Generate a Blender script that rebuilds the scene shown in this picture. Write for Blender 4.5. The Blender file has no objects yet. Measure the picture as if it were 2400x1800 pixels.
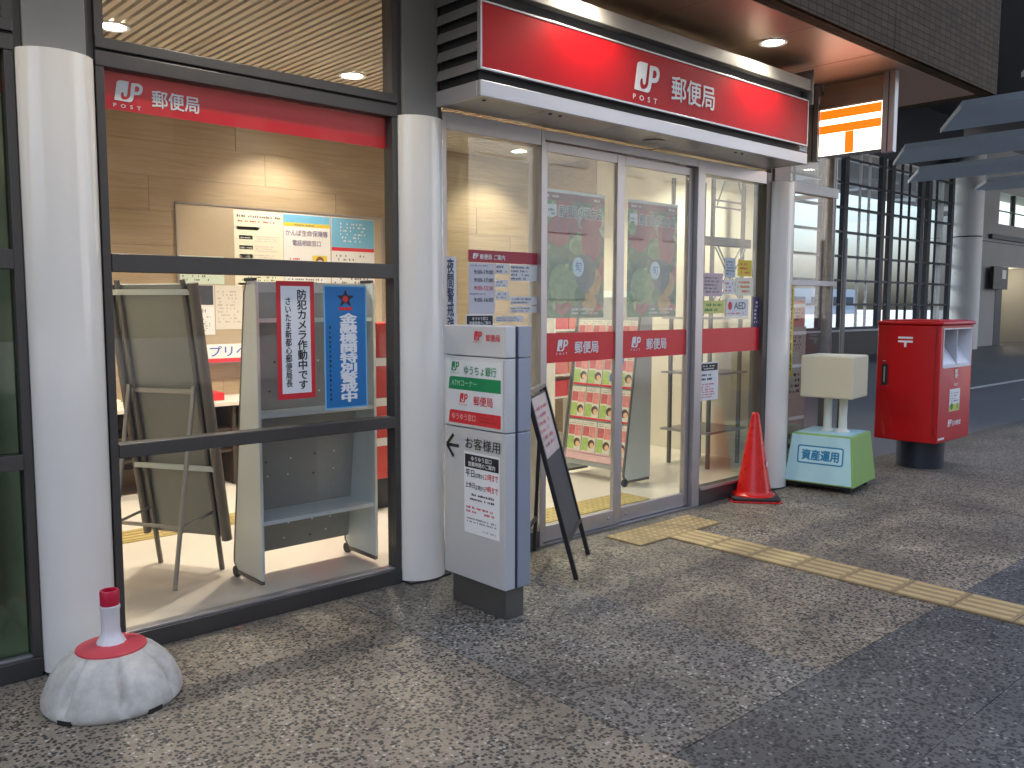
import bpy, bmesh, math, random
from mathutils import Vector, Matrix
random.seed(7)
R = math.radians
sc = bpy.context.scene
COL = sc.collection

# ------------------------------------------------------------------ camera
YAW, PITCH, ROLL = R(47.65), R(5.25), R(0.12)
CAM = Vector((0.0, -3.9755, 1.56))
fwd = Vector((math.cos(YAW)*math.cos(PITCH), math.sin(YAW)*math.cos(PITCH), -math.sin(PITCH)))
rgt = Vector((math.sin(YAW), -math.cos(YAW), 0)); upv = rgt.cross(fwd)
r2 = rgt*math.cos(ROLL) + upv*math.sin(ROLL); u2 = upv*math.cos(ROLL) - rgt*math.sin(ROLL)
cd = bpy.data.cameras.new('camera'); cam = bpy.data.objects.new('camera', cd); COL.objects.link(cam)
M = Matrix((r2, u2, -fwd)).transposed().to_4x4(); M.translation = CAM
cam.matrix_world = M
cd.sensor_width = 36; cd.lens = 36*2045/2400; cd.clip_start = 0.05; cd.clip_end = 3000
sc.camera = cam

# ------------------------------------------------------------------ world, sun, exposure
SUN_EL, SUN_AZ = R(50), R(335)           # azimuth clockwise from +y
w = bpy.data.worlds.new('World'); sc.world = w; w.use_nodes = True
nt = w.node_tree
sky = nt.nodes.new('ShaderNodeTexSky'); sky.sky_type = 'NISHITA'; sky.sun_disc = False
sky.sun_elevation = SUN_EL; sky.sun_rotation = SUN_AZ; sky.air_density = 0.9; sky.dust_density = 6; sky.ozone_density = 0.4
bg = nt.nodes['Background']; bg.inputs['Strength'].default_value = 0.15
nt.links.new(sky.outputs[0], bg.inputs['Color'])
sl = bpy.data.lights.new('sun', 'SUN'); sl.energy = 4.5; sl.angle = R(3); sl.color = (1, .95, .88)
so = bpy.data.objects.new('sun', sl); COL.objects.link(so)
sd = Vector((math.sin(SUN_AZ)*math.cos(SUN_EL), math.cos(SUN_AZ)*math.cos(SUN_EL), math.sin(SUN_EL)))
so.rotation_euler = sd.to_track_quat('Z', 'Y').to_euler()
sc.view_settings.view_transform = 'Standard'; sc.view_settings.look = 'None'
sc.view_settings.gamma = 1; sc.view_settings.use_curve_mapping = False
sc.view_settings.exposure = 2.15
sc.cycles.max_bounces = 10; sc.cycles.transparent_max_bounces = 24; sc.cycles.diffuse_bounces = 5
sc.cycles.glossy_bounces = 4; sc.cycles.caustics_reflective = False; sc.cycles.caustics_refractive = False
sc.cycles.sample_clamp_indirect = 4

# ------------------------------------------------------------------ materials
MATS = {}
def N(nt, t, **k):
    n = nt.nodes.new(t)
    for a, b in k.items(): setattr(n, a, b)
    return n
def mat(name, col, rough=.5, metal=0., var=.0, vscale=3., bump=0., bscale=60., spec=.5, emit=None, estr=0., coat=0., rvar=0.):
    if name in MATS: return MATS[name]
    m = bpy.data.materials.new(name); m.use_nodes = True; nt = m.node_tree
    p = nt.nodes['Principled BSDF']
    p.inputs['Base Color'].default_value = (*col, 1); p.inputs['Roughness'].default_value = rough
    p.inputs['Metallic'].default_value = metal; p.inputs['Specular IOR Level'].default_value = spec
    p.inputs['Coat Weight'].default_value = coat
    if emit: p.inputs['Emission Color'].default_value = (*emit, 1); p.inputs['Emission Strength'].default_value = estr
    tc = N(nt, 'ShaderNodeTexCoord')
    if var or rvar:
        n = N(nt, 'ShaderNodeTexNoise'); n.inputs['Scale'].default_value = vscale; n.inputs['Detail'].default_value = 6; n.inputs['Roughness'].default_value = .65
        nt.links.new(tc.outputs['Object'], n.inputs['Vector'])
        if var:
            mx = N(nt, 'ShaderNodeMix', data_type='RGBA')
            mx.inputs['A'].default_value = (*[c*(1-var) for c in col], 1); mx.inputs['B'].default_value = (*[min(1, c*(1+var)) for c in col], 1)
            nt.links.new(n.outputs[0], mx.inputs['Factor']); nt.links.new(mx.outputs['Result'], p.inputs['Base Color'])
        if rvar:
            mr = N(nt, 'ShaderNodeMapRange'); mr.inputs['To Min'].default_value = max(.02, rough-rvar); mr.inputs['To Max'].default_value = min(1, rough+rvar)
            nt.links.new(n.outputs[0], mr.inputs['Value']); nt.links.new(mr.outputs[0], p.inputs['Roughness'])
    if bump:
        n = N(nt, 'ShaderNodeTexNoise'); n.inputs['Scale'].default_value = bscale; n.inputs['Detail'].default_value = 4
        b = N(nt, 'ShaderNodeBump'); b.inputs['Strength'].default_value = bump; b.inputs['Distance'].default_value = .004
        nt.links.new(tc.outputs['Object'], n.inputs['Vector']); nt.links.new(n.outputs[0], b.inputs['Height']); nt.links.new(b.outputs[0], p.inputs['Normal'])
    MATS[name] = m; return m
def glass(name, tint=(.95, .98, .96), ior=1.5, refl=1.0):
    m = bpy.data.materials.new(name); m.use_nodes = True; nt = m.node_tree; nt.nodes.clear()
    o = N(nt, 'ShaderNodeOutputMaterial'); mx = N(nt, 'ShaderNodeMixShader'); t = N(nt, 'ShaderNodeBsdfTransparent'); g = N(nt, 'ShaderNodeBsdfGlossy')
    geo = N(nt, 'ShaderNodeNewGeometry'); dt = N(nt, 'ShaderNodeVectorMath', operation='DOT_PRODUCT'); nt.links.new(geo.outputs['Normal'], dt.inputs[0]); nt.links.new(geo.outputs['Incoming'], dt.inputs[1])
    ab = N(nt, 'ShaderNodeMath', operation='ABSOLUTE'); nt.links.new(dt.outputs['Value'], ab.inputs[0])
    om = N(nt, 'ShaderNodeMath', operation='SUBTRACT', use_clamp=True); om.inputs[0].default_value = 1; nt.links.new(ab.outputs[0], om.inputs[1])
    pw = N(nt, 'ShaderNodeMath', operation='POWER'); pw.inputs[1].default_value = 5; nt.links.new(om.outputs[0], pw.inputs[0])
    f0 = ((ior-1)/(ior+1))**2
    f = N(nt, 'ShaderNodeMath', operation='MULTIPLY_ADD', use_clamp=True); f.inputs[1].default_value = 1-f0; f.inputs[2].default_value = f0; nt.links.new(pw.outputs[0], f.inputs[0])
    t.inputs['Color'].default_value = (*tint, 1); g.inputs['Roughness'].default_value = .0; g.inputs['Color'].default_value = (refl, refl, refl, 1)
    nt.links.new(f.outputs[0], mx.inputs[0]); nt.links.new(t.outputs[0], mx.inputs[1]); nt.links.new(g.outputs[0], mx.inputs[2]); nt.links.new(mx.outputs[0], o.inputs[0])
    MATS[name] = m; return m
def paving(name, base, chip, light):
    m = bpy.data.materials.new(name); m.use_nodes = True; nt = m.node_tree; p = nt.nodes['Principled BSDF']
    L = nt.links.new
    geo = N(nt, 'ShaderNodeNewGeometry')
    v = N(nt, 'ShaderNodeTexVoronoi'); v.inputs['Scale'].default_value = 70; L(geo.outputs['Position'], v.inputs['Vector'])
    sep = N(nt, 'ShaderNodeSeparateColor'); L(v.outputs['Color'], sep.inputs[0])
    def chips(src, lo, hi, size):
        a = N(nt, 'ShaderNodeMath', operation='COMPARE'); a.inputs[1].default_value = (lo+hi)/2; a.inputs[2].default_value = (hi-lo)/2; L(sep.outputs[0], a.inputs[0])
        b = N(nt, 'ShaderNodeMapRange', clamp=True); b.inputs['From Min'].default_value = size; b.inputs['From Max'].default_value = size*.7; L(v.outputs['Distance'], b.inputs[0])
        c = N(nt, 'ShaderNodeMath', operation='MULTIPLY'); L(a.outputs[0], c.inputs[0]); L(b.outputs[0], c.inputs[1]); return c
    mr1 = N(nt, 'ShaderNodeMapRange'); mr1.inputs['To Min'].default_value = .86; mr1.inputs['To Max'].default_value = 1.14; L(sep.outputs[1], mr1.inputs[0])
    bs = N(nt, 'ShaderNodeMix', data_type='RGBA', blend_type='MULTIPLY'); bs.inputs['Factor'].default_value = 1; bs.inputs['A'].default_value = (*base, 1); L(mr1.outputs[0], bs.inputs['B'])
    c1 = chips(v, 0, .52, .66); x1 = N(nt, 'ShaderNodeMix', data_type='RGBA'); L(c1.outputs[0], x1.inputs['Factor']); L(bs.outputs['Result'], x1.inputs['A']); x1.inputs['B'].default_value = (*chip, 1)
    c2 = chips(v, .94, 1.0, .55); r1 = N(nt, 'ShaderNodeMix', data_type='RGBA'); L(c2.outputs[0], r1.inputs['Factor']); L(x1.outputs['Result'], r1.inputs['A']); r1.inputs['B'].default_value = (*light, 1)
    n0 = N(nt, 'ShaderNodeTexNoise'); n0.inputs['Scale'].default_value = 210; n0.inputs['Detail'].default_value = 3; L(geo.outputs['Position'], n0.inputs['Vector'])
    m0 = N(nt, 'ShaderNodeMix', data_type='RGBA', blend_type='MULTIPLY'); m0.inputs['Factor'].default_value = .75
    rr = N(nt, 'ShaderNodeMapRange'); rr.inputs['From Min'].default_value = .3; rr.inputs['From Max'].default_value = .7; rr.inputs['To Min'].default_value = .55; rr.inputs['To Max'].default_value = 1.38; L(n0.outputs[0], rr.inputs[0])
    L(r1.outputs['Result'], m0.inputs['A']); L(rr.outputs[0], m0.inputs['B'])
    n1 = N(nt, 'ShaderNodeTexNoise'); n1.inputs['Scale'].default_value = 1.7; n1.inputs['Detail'].default_value = 7; n1.inputs['Roughness'].default_value = .6; L(geo.outputs['Position'], n1.inputs['Vector'])
    r3 = N(nt, 'ShaderNodeMapRange'); r3.inputs['From Min'].default_value = .3; r3.inputs['From Max'].default_value = .7; r3.inputs['To Min'].default_value = .68; r3.inputs['To Max'].default_value = 1.3; L(n1.outputs[0], r3.inputs[0])
    m1 = N(nt, 'ShaderNodeMix', data_type='RGBA', blend_type='MULTIPLY'); m1.inputs['Factor'].default_value = 1; L(m0.outputs['Result'], m1.inputs['A']); L(r3.outputs[0], m1.inputs['B'])
    # pale worn stains
    n2 = N(nt, 'ShaderNodeTexNoise'); n2.inputs['Scale'].default_value = 1.1; n2.inputs['Detail'].default_value = 9; n2.inputs['Roughness'].default_value = .72
    mp = N(nt, 'ShaderNodeMapping'); mp.inputs['Location'].default_value = (3.1, 1.7, 0); L(geo.outputs['Position'], mp.inputs[0]); L(mp.outputs[0], n2.inputs['Vector'])
    r4 = N(nt, 'ShaderNodeMapRange'); r4.inputs['From Min'].default_value = .62; r4.inputs['From Max'].default_value = .8; r4.inputs['To Max'].default_value = .35; L(n2.outputs[0], r4.inputs[0])
    m2 = N(nt, 'ShaderNodeMix', data_type='RGBA'); L(r4.outputs[0], m2.inputs['Factor']); L(m1.outputs['Result'], m2.inputs['A']); m2.inputs['B'].default_value = (.30, .29, .27, 1)
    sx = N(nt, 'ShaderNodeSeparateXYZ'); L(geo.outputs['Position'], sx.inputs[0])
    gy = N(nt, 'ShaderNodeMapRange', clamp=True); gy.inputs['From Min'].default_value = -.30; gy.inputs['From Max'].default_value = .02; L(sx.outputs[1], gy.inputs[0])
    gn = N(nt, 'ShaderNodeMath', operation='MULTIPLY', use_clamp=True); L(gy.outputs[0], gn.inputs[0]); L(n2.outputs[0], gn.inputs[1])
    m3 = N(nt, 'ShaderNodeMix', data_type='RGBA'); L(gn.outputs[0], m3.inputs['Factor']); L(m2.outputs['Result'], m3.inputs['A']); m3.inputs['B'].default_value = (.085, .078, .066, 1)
    gv = N(nt, 'ShaderNodeTexVoronoi', voronoi_dimensions='2D'); gv.inputs['Scale'].default_value = 2.1; L(geo.outputs['Position'], gv.inputs['Vector'])
    wob = N(nt, 'ShaderNodeMath', operation='MULTIPLY_ADD'); wob.inputs[1].default_value = .05; L(n0.outputs[0], wob.inputs[0]); L(gv.outputs['Distance'], wob.inputs[2])
    gl = N(nt, 'ShaderNodeMapRange', clamp=True); gl.inputs['From Min'].default_value = .085; gl.inputs['From Max'].default_value = .065; gl.inputs['To Min'].default_value = 0; gl.inputs['To Max'].default_value = .65; L(wob.outputs[0], gl.inputs[0])
    gs = N(nt, 'ShaderNodeSeparateColor'); L(gv.outputs['Color'], gs.inputs[0]); gt = N(nt, 'ShaderNodeMath', operation='GREATER_THAN'); gt.inputs[1].default_value = .45; L(gs.outputs[0], gt.inputs[0])
    gm_ = N(nt, 'ShaderNodeMath', operation='MULTIPLY'); L(gl.outputs[0], gm_.inputs[0]); L(gt.outputs[0], gm_.inputs[1])
    m4 = N(nt, 'ShaderNodeMix', data_type='RGBA'); L(gm_.outputs[0], m4.inputs['Factor']); L(m3.outputs['Result'], m4.inputs['A']); m4.inputs['B'].default_value = (.05, .047, .043, 1)
    L(m4.outputs['Result'], p.inputs['Base Color'])
    rg = N(nt, 'ShaderNodeMapRange'); rg.inputs['To Min'].default_value = .42; rg.inputs['To Max'].default_value = .8; L(n1.outputs[0], rg.inputs[0]); L(rg.outputs[0], p.inputs['Roughness'])
    b = N(nt, 'ShaderNodeBump'); b.inputs['Strength'].default_value = .35; b.inputs['Distance'].default_value = .003; L(m0.outputs['Result'], b.inputs['Height']); L(b.outputs[0], p.inputs['Normal'])
    MATS[name] = m; return m
def wood(name, c1, c2):
    m = bpy.data.materials.new(name); m.use_nodes = True; nt = m.node_tree; p = nt.nodes['Principled BSDF']; L = nt.links.new
    tc = N(nt, 'ShaderNodeTexCoord'); oi = N(nt, 'ShaderNodeObjectInfo')
    add = N(nt, 'ShaderNodeVectorMath', operation='ADD'); sc_ = N(nt, 'ShaderNodeVectorMath', operation='SCALE'); sc_.inputs['Scale'].default_value = 30
    L(oi.outputs['Location'], sc_.inputs[0]); L(tc.outputs['Object'], add.inputs[0]); L(sc_.outputs[0], add.inputs[1])
    mp = N(nt, 'ShaderNodeMapping'); mp.inputs['Scale'].default_value = (1.2, 8, 26); L(add.outputs[0], mp.inputs[0])
    n = N(nt, 'ShaderNodeTexNoise'); n.inputs['Scale'].default_value = 1.6; n.inputs['Detail'].default_value = 8; n.inputs['Roughness'].default_value = .6; n.inputs['Distortion'].default_value = .6; L(mp.outputs[0], n.inputs['Vector'])
    r = N(nt, 'ShaderNodeValToRGB'); r.color_ramp.elements[0].position = .3; r.color_ramp.elements[0].color = (*c1, 1); r.color_ramp.elements[1].position = .72; r.color_ramp.elements[1].color = (*c2, 1)
    L(n.outputs[0], r.inputs[0]); L(r.outputs[0], p.inputs['Base Color']); p.inputs['Roughness'].default_value = .5
    b = N(nt, 'ShaderNodeBump'); b.inputs['Strength'].default_value = .15; b.inputs['Distance'].default_value = .002; L(n.outputs[0], b.inputs['Height']); L(b.outputs[0], p.inputs['Normal'])
    MATS[name] = m; return m
def mosaic(name, c, size=.05):
    m = bpy.data.materials.new(name); m.use_nodes = True; nt = m.node_tree; p = nt.nodes['Principled BSDF']; L = nt.links.new
    geo = N(nt, 'ShaderNodeNewGeometry'); sx = N(nt, 'ShaderNodeSeparateXYZ'); L(geo.outputs['Position'], sx.inputs[0])
    cx = N(nt, 'ShaderNodeMath', operation='ADD'); L(sx.outputs[0], cx.inputs[0]); L(sx.outputs[1], cx.inputs[1])
    sy = N(nt, 'ShaderNodeMath', operation='MULTIPLY'); sy.inputs[1].default_value = 0.7
    ab = N(nt, 'ShaderNodeMath', operation='ADD'); L(sx.outputs[2], ab.inputs[0]); L(sx.outputs[1], ab.inputs[1])
    cb = N(nt, 'ShaderNodeCombineXYZ'); L(cx.outputs[0], cb.inputs[0]); L(ab.outputs[0], cb.inputs[1])
    br = N(nt, 'ShaderNodeTexBrick'); br.offset = 0; br.inputs['Scale'].default_value = 1; br.inputs['Brick Width'].default_value = size*2; br.inputs['Row Height'].default_value = size
    br.inputs['Mortar Size'].default_value = .004; br.inputs['Color1'].default_value = (*c, 1); br.inputs['Color2'].default_value = (*[k*.72 for k in c], 1); br.inputs['Mortar'].default_value = (*[k*.35 for k in c], 1)
    L(cb.outputs[0], br.inputs['Vector']); L(br.outputs['Color'], p.inputs['Base Color']); p.inputs['Roughness'].default_value = .75; p.inputs['Specular IOR Level'].default_value = .12
    b = N(nt, 'ShaderNodeBump'); b.inputs['Strength'].default_value = .5; b.inputs['Distance'].default_value = .004; b.invert = True; L(br.outputs['Fac'], b.inputs['Height']); L(b.outputs[0], p.inputs['Normal'])
    MATS[name] = m; return m

WHITE = (.78, .78, .76)
frame_m = mat('grey_bronze_frame', (.085, .080, .076), .42, .55, .12, 6, .05, 220, rvar=.08)
steel_m = mat('brushed_steel', (.36, .36, .365), .34, .8, .08, 5, .04, 300, rvar=.1)
alu_m = mat('satin_aluminium', (.42, .40, .41), .36, .75, .07, 4, .03, 260, rvar=.1)
dgrey_m = mat('dark_grey_panel', (.045, .048, .052), .5, .2, .15, 5)
pil_m = mat('grey_painted_steel', (.20, .20, .195), .5, .1, .10, 4, .03, 200)
white_gloss = mat('white_enamel', (.82, .775, .695), .16, 0, .05, 2.5, .01, 30, coat=.4, rvar=.05)
red_panel = mat('red_sign_panel', (.50, .004, .008), .40, 0, .10, 3, .03, 6, spec=.15, coat=.03, rvar=.07)
red_film = mat('red_film', (.68, .008, .018), .4, 0, .05, 4)
white_let = mat('white_lettering', (.80, .80, .80), .45, 0, .03, 10)
black_m = mat('black_ink', (.012, .012, .014), .5, 0, .1, 10)
grey_ink = mat('grey_ink', (.16, .16, .18), .6)
red_ink = mat('red_ink', (.62, .02, .03), .5)
green_ink = mat('green_ink', (.0, .22, .07), .5)
blue_ink = mat('blue_ink', (.02, .10, .45), .5)
paper_m = mat('white_paper', (.78, .78, .77), .7, 0, .03, 8)
cream_paper = mat('cream_paper', (.80, .78, .62), .7, 0, .04, 8)
yellow_m = mat('yellow_paper', (.72, .55, .05), .6, 0, .05, 8)
skyblue_m = mat('sky_blue_paper', (.16, .45, .68), .6, 0, .08, 5)
blue_poster = mat('blue_poster_print', (.01, .16, .42), .5, 0, .15, 4)
tactile_shade = mat('tactile_beige_shaded', (.29, .21, .10), .7, 0, .25, 6, .15, 90)  # tile base coloured darker to paint in shade between the raised parts
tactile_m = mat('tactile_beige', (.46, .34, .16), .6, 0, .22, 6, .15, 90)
tactile_in = mat('tactile_yellow_indoor', (.50, .38, .14), .6, 0, .12, 6)
black_rub = mat('black_rubber', (.018, .018, .02), .6, 0, .2, 12, .1, 120)
black_met = mat('black_powder_coat', (.016, .016, .018), .42, .1, .1, 12)
chalk_m = mat('slate_board', (.05, .052, .056), .55, 0, .12, 5)
cone_red = mat('cone_red_plastic', (.58, .010, .008), .28, 0, .12, 9, .02, 30, spec=.4, coat=.15, rvar=.08)
post_red = mat('postbox_red_paint', (.48, .005, .008), .34, 0, .12, 4, .02, 25, spec=.35, coat=.08, rvar=.08)
conc_m = mat('weathered_white_plastic', (.50, .475, .415), .7, 0, .55, 13, .2, 40)
conc_w = mat('white_plastic', (.72, .71, .70), .35, 0, .06, 9)
red_pl = mat('red_plastic', (.55, .012, .045), .35, 0, .08, 9)
rose_pl = mat('faded_red_plastic', (.60, .06, .075), .5, 0, .12, 9)
mint_m = mat('pale_mint_laminate', (.62, .66, .635), .4, 0, .04, 4)
rackback_m = mat('grey_perforated_back', (.30, .31, .295), .5, 0, .06, 4)
shelf_m = mat('pale_shelf', (.55, .62, .63), .35, 0, .05, 4)
easel_m = mat('easel_grey_green', (.23, .245, .232), .55, 0, .07, 4)
tube_m = mat('bronze_tube', (.16, .15, .135), .4, .5, .08, 6)
board_m = mat('tan_pinboard', (.48, .39, .27), .8, 0, .06, 12, .1, 120)
wallcream = mat('cream_wall', (.70, .66, .54), .7, 0, .04, 3, .02, 60)
floor_in = mat('indoor_pale_tile', (.72, .66, .56), .32, 0, .08, 2.2, rvar=.08)
slat_m = mat('ceiling_slat_beige', (.52, .46, .37), .6, 0, .08, 6)
slatback_m = mat('ceiling_void_brown', (.16, .12, .075), .9)
wood_m = wood('oak_wall_board', (.31, .225, .135), (.42, .32, .20))
soffit_m = mat('bronze_soffit_panel', (.44, .30, .20), .36, .35, .06, 2, .01, 20, rvar=.05)
mosaic_m = mosaic('brown_mosaic_tile', (.085, .062, .038))
navy_m = mat('navy_steel', (.012, .018, .032), .4, .3, .15, 3)
baffle_m = mat('slate_blue_ceiling_panel', (.46, .55, .66), .6, .1, .14, .35, .02, 3)
roof_m = mat('dark_roof_void', (.05, .053, .058), .9)
blwhite_m = mat('pale_column_paint', (.74, .77, .80), .5, 0, .06, 1.5)
concw_m = mat('grey_concrete_wall', (.36, .365, .37), .75, 0, .14, .8, .1, 12)
asph_far = mat('plaza_asphalt', (.12, .125, .135), .55, 0, .3, .5, .2, 70, rvar=.15)
card_m = mat('cardboard', (.46, .33, .19), .8, 0, .08, 6)
card_g = mat('printed_carton', (.42, .37, .31), .75, 0, .12, 14)
glass_m = glass('clear_glass', (.975, .98, .975), 1.36)
glass_d = glass('door_glass', (.92, .96, .94), 1.55)
glass_g = glass('green_tinted_glass', (.66, .74, .66), 1.45)
glass_f = glass('far_glass', (.90, .96, 1.0), 1.35)
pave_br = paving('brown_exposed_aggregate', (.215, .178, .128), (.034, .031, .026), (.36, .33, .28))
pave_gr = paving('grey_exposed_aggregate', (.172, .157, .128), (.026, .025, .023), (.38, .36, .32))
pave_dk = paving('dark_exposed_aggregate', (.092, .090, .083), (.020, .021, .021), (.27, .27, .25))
grn_m = mat('lime_green_paint', (.24, .42, .10), .45, 0, .10, 5)
ltblue_m = mat('pale_turquoise_paint', (.42, .66, .68), .5, 0, .10, 5)
teal_ink = mat('teal_ink', (.02, .20, .36), .5)
boxcream = mat('cream_fibreglass', (.66, .61, .42), .4, 0, .06, 4)
legwhite = mat('off_white_fibreglass', (.70, .70, .60), .35, 0, .04, 4)
trim_white = mat('white_transom_paint', (.62, .58, .56), .45, 0, .05, 4)
pink_paper = mat('pink_notice_paper', (.62, .48, .50), .6, 0, .1, 9)
darkprint = mat('dark_photo_print', (.05, .055, .08), .5, 0, .6, 12)

# ------------------------------------------------------------------ builders
ORG = {None: Vector((0, 0, 0))}
def reg(name, me, parent=None, loc=(0, 0, 0), smooth=False, bevel=0):
    o = bpy.data.objects.new(name, me); COL.objects.link(o)
    c = Vector(loc)
    o.parent = parent; o.location = c - ORG[parent]; ORG[o] = c
    if smooth:
        for p in me.polygons: p.use_smooth = True
    if bevel:
        b = o.modifiers.new('bevel', 'BEVEL'); b.width = bevel; b.segments = 2; b.limit_method = 'ANGLE'; b.angle_limit = R(35)
    return o
def mesh(name, verts, faces, m, parent=None, smooth=False, bevel=0):
    vs = [Vector(v) for v in verts]
    lo = Vector([min(v[i] for v in vs) for i in range(3)]); hi = Vector([max(v[i] for v in vs) for i in range(3)])
    c = (lo+hi)/2
    me = bpy.data.meshes.new(name); me.from_pydata([v-c for v in vs], [], faces); me.materials.append(m)
    if smooth == 'auto':
        o = reg(name, me, parent, c, True, bevel); me.set_sharp_from_angle(angle=R(40)); return o
    return reg(name, me, parent, c, smooth, bevel)
BF = [(0, 3, 2, 1), (4, 5, 6, 7), (0, 1, 5, 4), (1, 2, 6, 5), (2, 3, 7, 6), (3, 0, 4, 7)]
def box(name, x0, x1, y0, y1, z0, z1, m, parent=None, bevel=0):
    v = [(x0, y0, z0), (x1, y0, z0), (x1, y1, z0), (x0, y1, z0), (x0, y0, z1), (x1, y0, z1), (x1, y1, z1), (x0, y1, z1)]
    return mesh(name, v, BF, m, parent, False, bevel)
def hexa(name, v, m, parent=None, bevel=0): return mesh(name, v, BF, m, parent, False, bevel)
def prism(name, pts, axis, a0, a1, m, parent=None, bevel=0, smooth=False):
    """polygon pts (2D) extruded along axis; axis 'z': pts=(x,y); 'y': (x,z); 'x': (y,z)"""
    def P(p, a): return {'z': (p[0], p[1], a), 'y': (p[0], a, p[1]), 'x': (a, p[0], p[1])}[axis]
    n = len(pts); v = [P(p, a0) for p in pts] + [P(p, a1) for p in pts]
    f = [tuple(range(n))[::-1], tuple(range(n, 2*n))] + [(i, (i+1) % n, n+(i+1) % n, n+i) for i in range(n)]
    o = mesh(name, v, f, m, parent, smooth, bevel)
    bm = bmesh.new(); bm.from_mesh(o.data); bmesh.ops.recalc_face_normals(bm, faces=bm.faces); bm.to_mesh(o.data); bm.free()
    return o
def tube(name, p0, p1, r, m, parent=None, n=10, r1=None):
    p0, p1 = Vector(p0), Vector(p1); r1 = r if r1 is None else r1
    d = (p1-p0).normalized(); a = d.orthogonal().normalized(); b = d.cross(a)
    v = [p0+(a*math.cos(t)+b*math.sin(t))*r for t in [2*math.pi*i/n for i in range(n)]] + [p1+(a*math.cos(t)+b*math.sin(t))*r1 for t in [2*math.pi*i/n for i in range(n)]]
    f = [(i, (i+1) % n, n+(i+1) % n, n+i) for i in range(n)] + [tuple(range(n))[::-1], tuple(range(n, 2*n))]
    return mesh(name, v, f, m, parent, 'auto')
def bar(name, p0, p1, w, h, m, parent=None, up=(0, 0, 1)):
    p0, p1 = Vector(p0), Vector(p1); d = (p1-p0).normalized(); s = d.cross(Vector(up)).normalized(); u = s.cross(d)
    v = []
    for p in (p0, p1):
        for a, b in ((-1, -1), (1, -1), (1, 1), (-1, 1)): v.append(p+s*a*w/2+u*b*h/2)
    return mesh(name, v, [(0, 1, 2, 3), (7, 6, 5, 4), (0, 4, 5, 1), (1, 5, 6, 2), (2, 6, 7, 3), (3, 7, 4, 0)], m, parent, False, min(w, h)*.12)
def lathe(name, prof, c, m, parent=None, n=32, mod=None, smooth='auto'):
    v, f = [], []
    for r, z in prof:
        for i in range(n):
            t = 2*math.pi*i/n; k = mod(t, z) if mod else 1
            v.append((c[0]+r*k*math.cos(t), c[1]+r*k*math.sin(t), c[2]+z))
    for j in range(len(prof)-1):
        for i in range(n): f.append((j*n+i, j*n+(i+1) % n, (j+1)*n+(i+1) % n, (j+1)*n+i))
    f.append(tuple(range(n))[::-1]); f.append(tuple(range((len(prof)-1)*n, len(prof)*n)))
    return mesh(name, v, f, m, parent, smooth)
USED = []
def tag(o, label, cat, group=None, kind=None):
    if label: o['label'] = label
    if cat: o['category'] = cat
    if group: o['group'] = group
    if kind: o['kind'] = kind
    return o
def thing(name, label, cat, loc=(0, 0, 0), rotz=0, group=None, local=False):
    o = bpy.data.objects.new(name, None); COL.objects.link(o); o.location = loc; o.rotation_euler = (0, 0, rotz); o.empty_display_size = .1
    ORG[o] = Vector((0, 0, 0)) if local else Vector(loc)
    return tag(o, label, cat, group)
def struct(o): o['kind'] = 'structure'; return o
def copy_tree(o, parent=None):
    c = o.copy(); COL.objects.link(c); c.parent = parent
    for ch in list(o.children): copy_tree(ch, c)
    return c
TXT = {}
def text_mesh(body, bold=0., vertical=False, spacing=1.0):
    k = (body, bold, vertical, spacing)
    if k in TXT: return TXT[k]
    cu = bpy.data.curves.new('t', 'FONT'); cu.body = '\n'.join(body) if vertical else body
    cu.resolution_u = 2; cu.space_character = spacing
    if vertical: cu.align_x = 'CENTER'; cu.space_line = .95
    o = bpy.data.objects.new('t', cu); COL.objects.link(o)
    me = bpy.data.meshes.new_from_object(o.evaluated_get(bpy.context.evaluated_depsgraph_get()))
    bpy.data.objects.remove(o)
    v0 = [tuple(v.co) for v in me.vertices]; f0 = [tuple(p.vertices) for p in me.polygons]; bpy.data.meshes.remove(me)
    vs, fs = [], []
    for L, (dx, dy) in enumerate([(0, 0)] + ([(bold, 0), (-bold, 0), (0, bold*.8), (0, -bold*.8)] if bold else [])):
        k0 = len(vs); vs += [(v[0]+dx, v[1]+dy, L) for v in v0]; fs += [tuple(i+k0 for i in f) for f in f0]
    x0 = min(v[0] for v in vs); x1 = max(v[0] for v in vs); y0 = min(v[1] for v in vs); y1 = max(v[1] for v in vs)
    TXT[k] = ([((v[0]-x0)/(x1-x0), (v[1]-y0)/(y1-y0), v[2]) for v in vs], fs, (x1-x0)/(y1-y0)); return TXT[k]
LOGO = None
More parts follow.
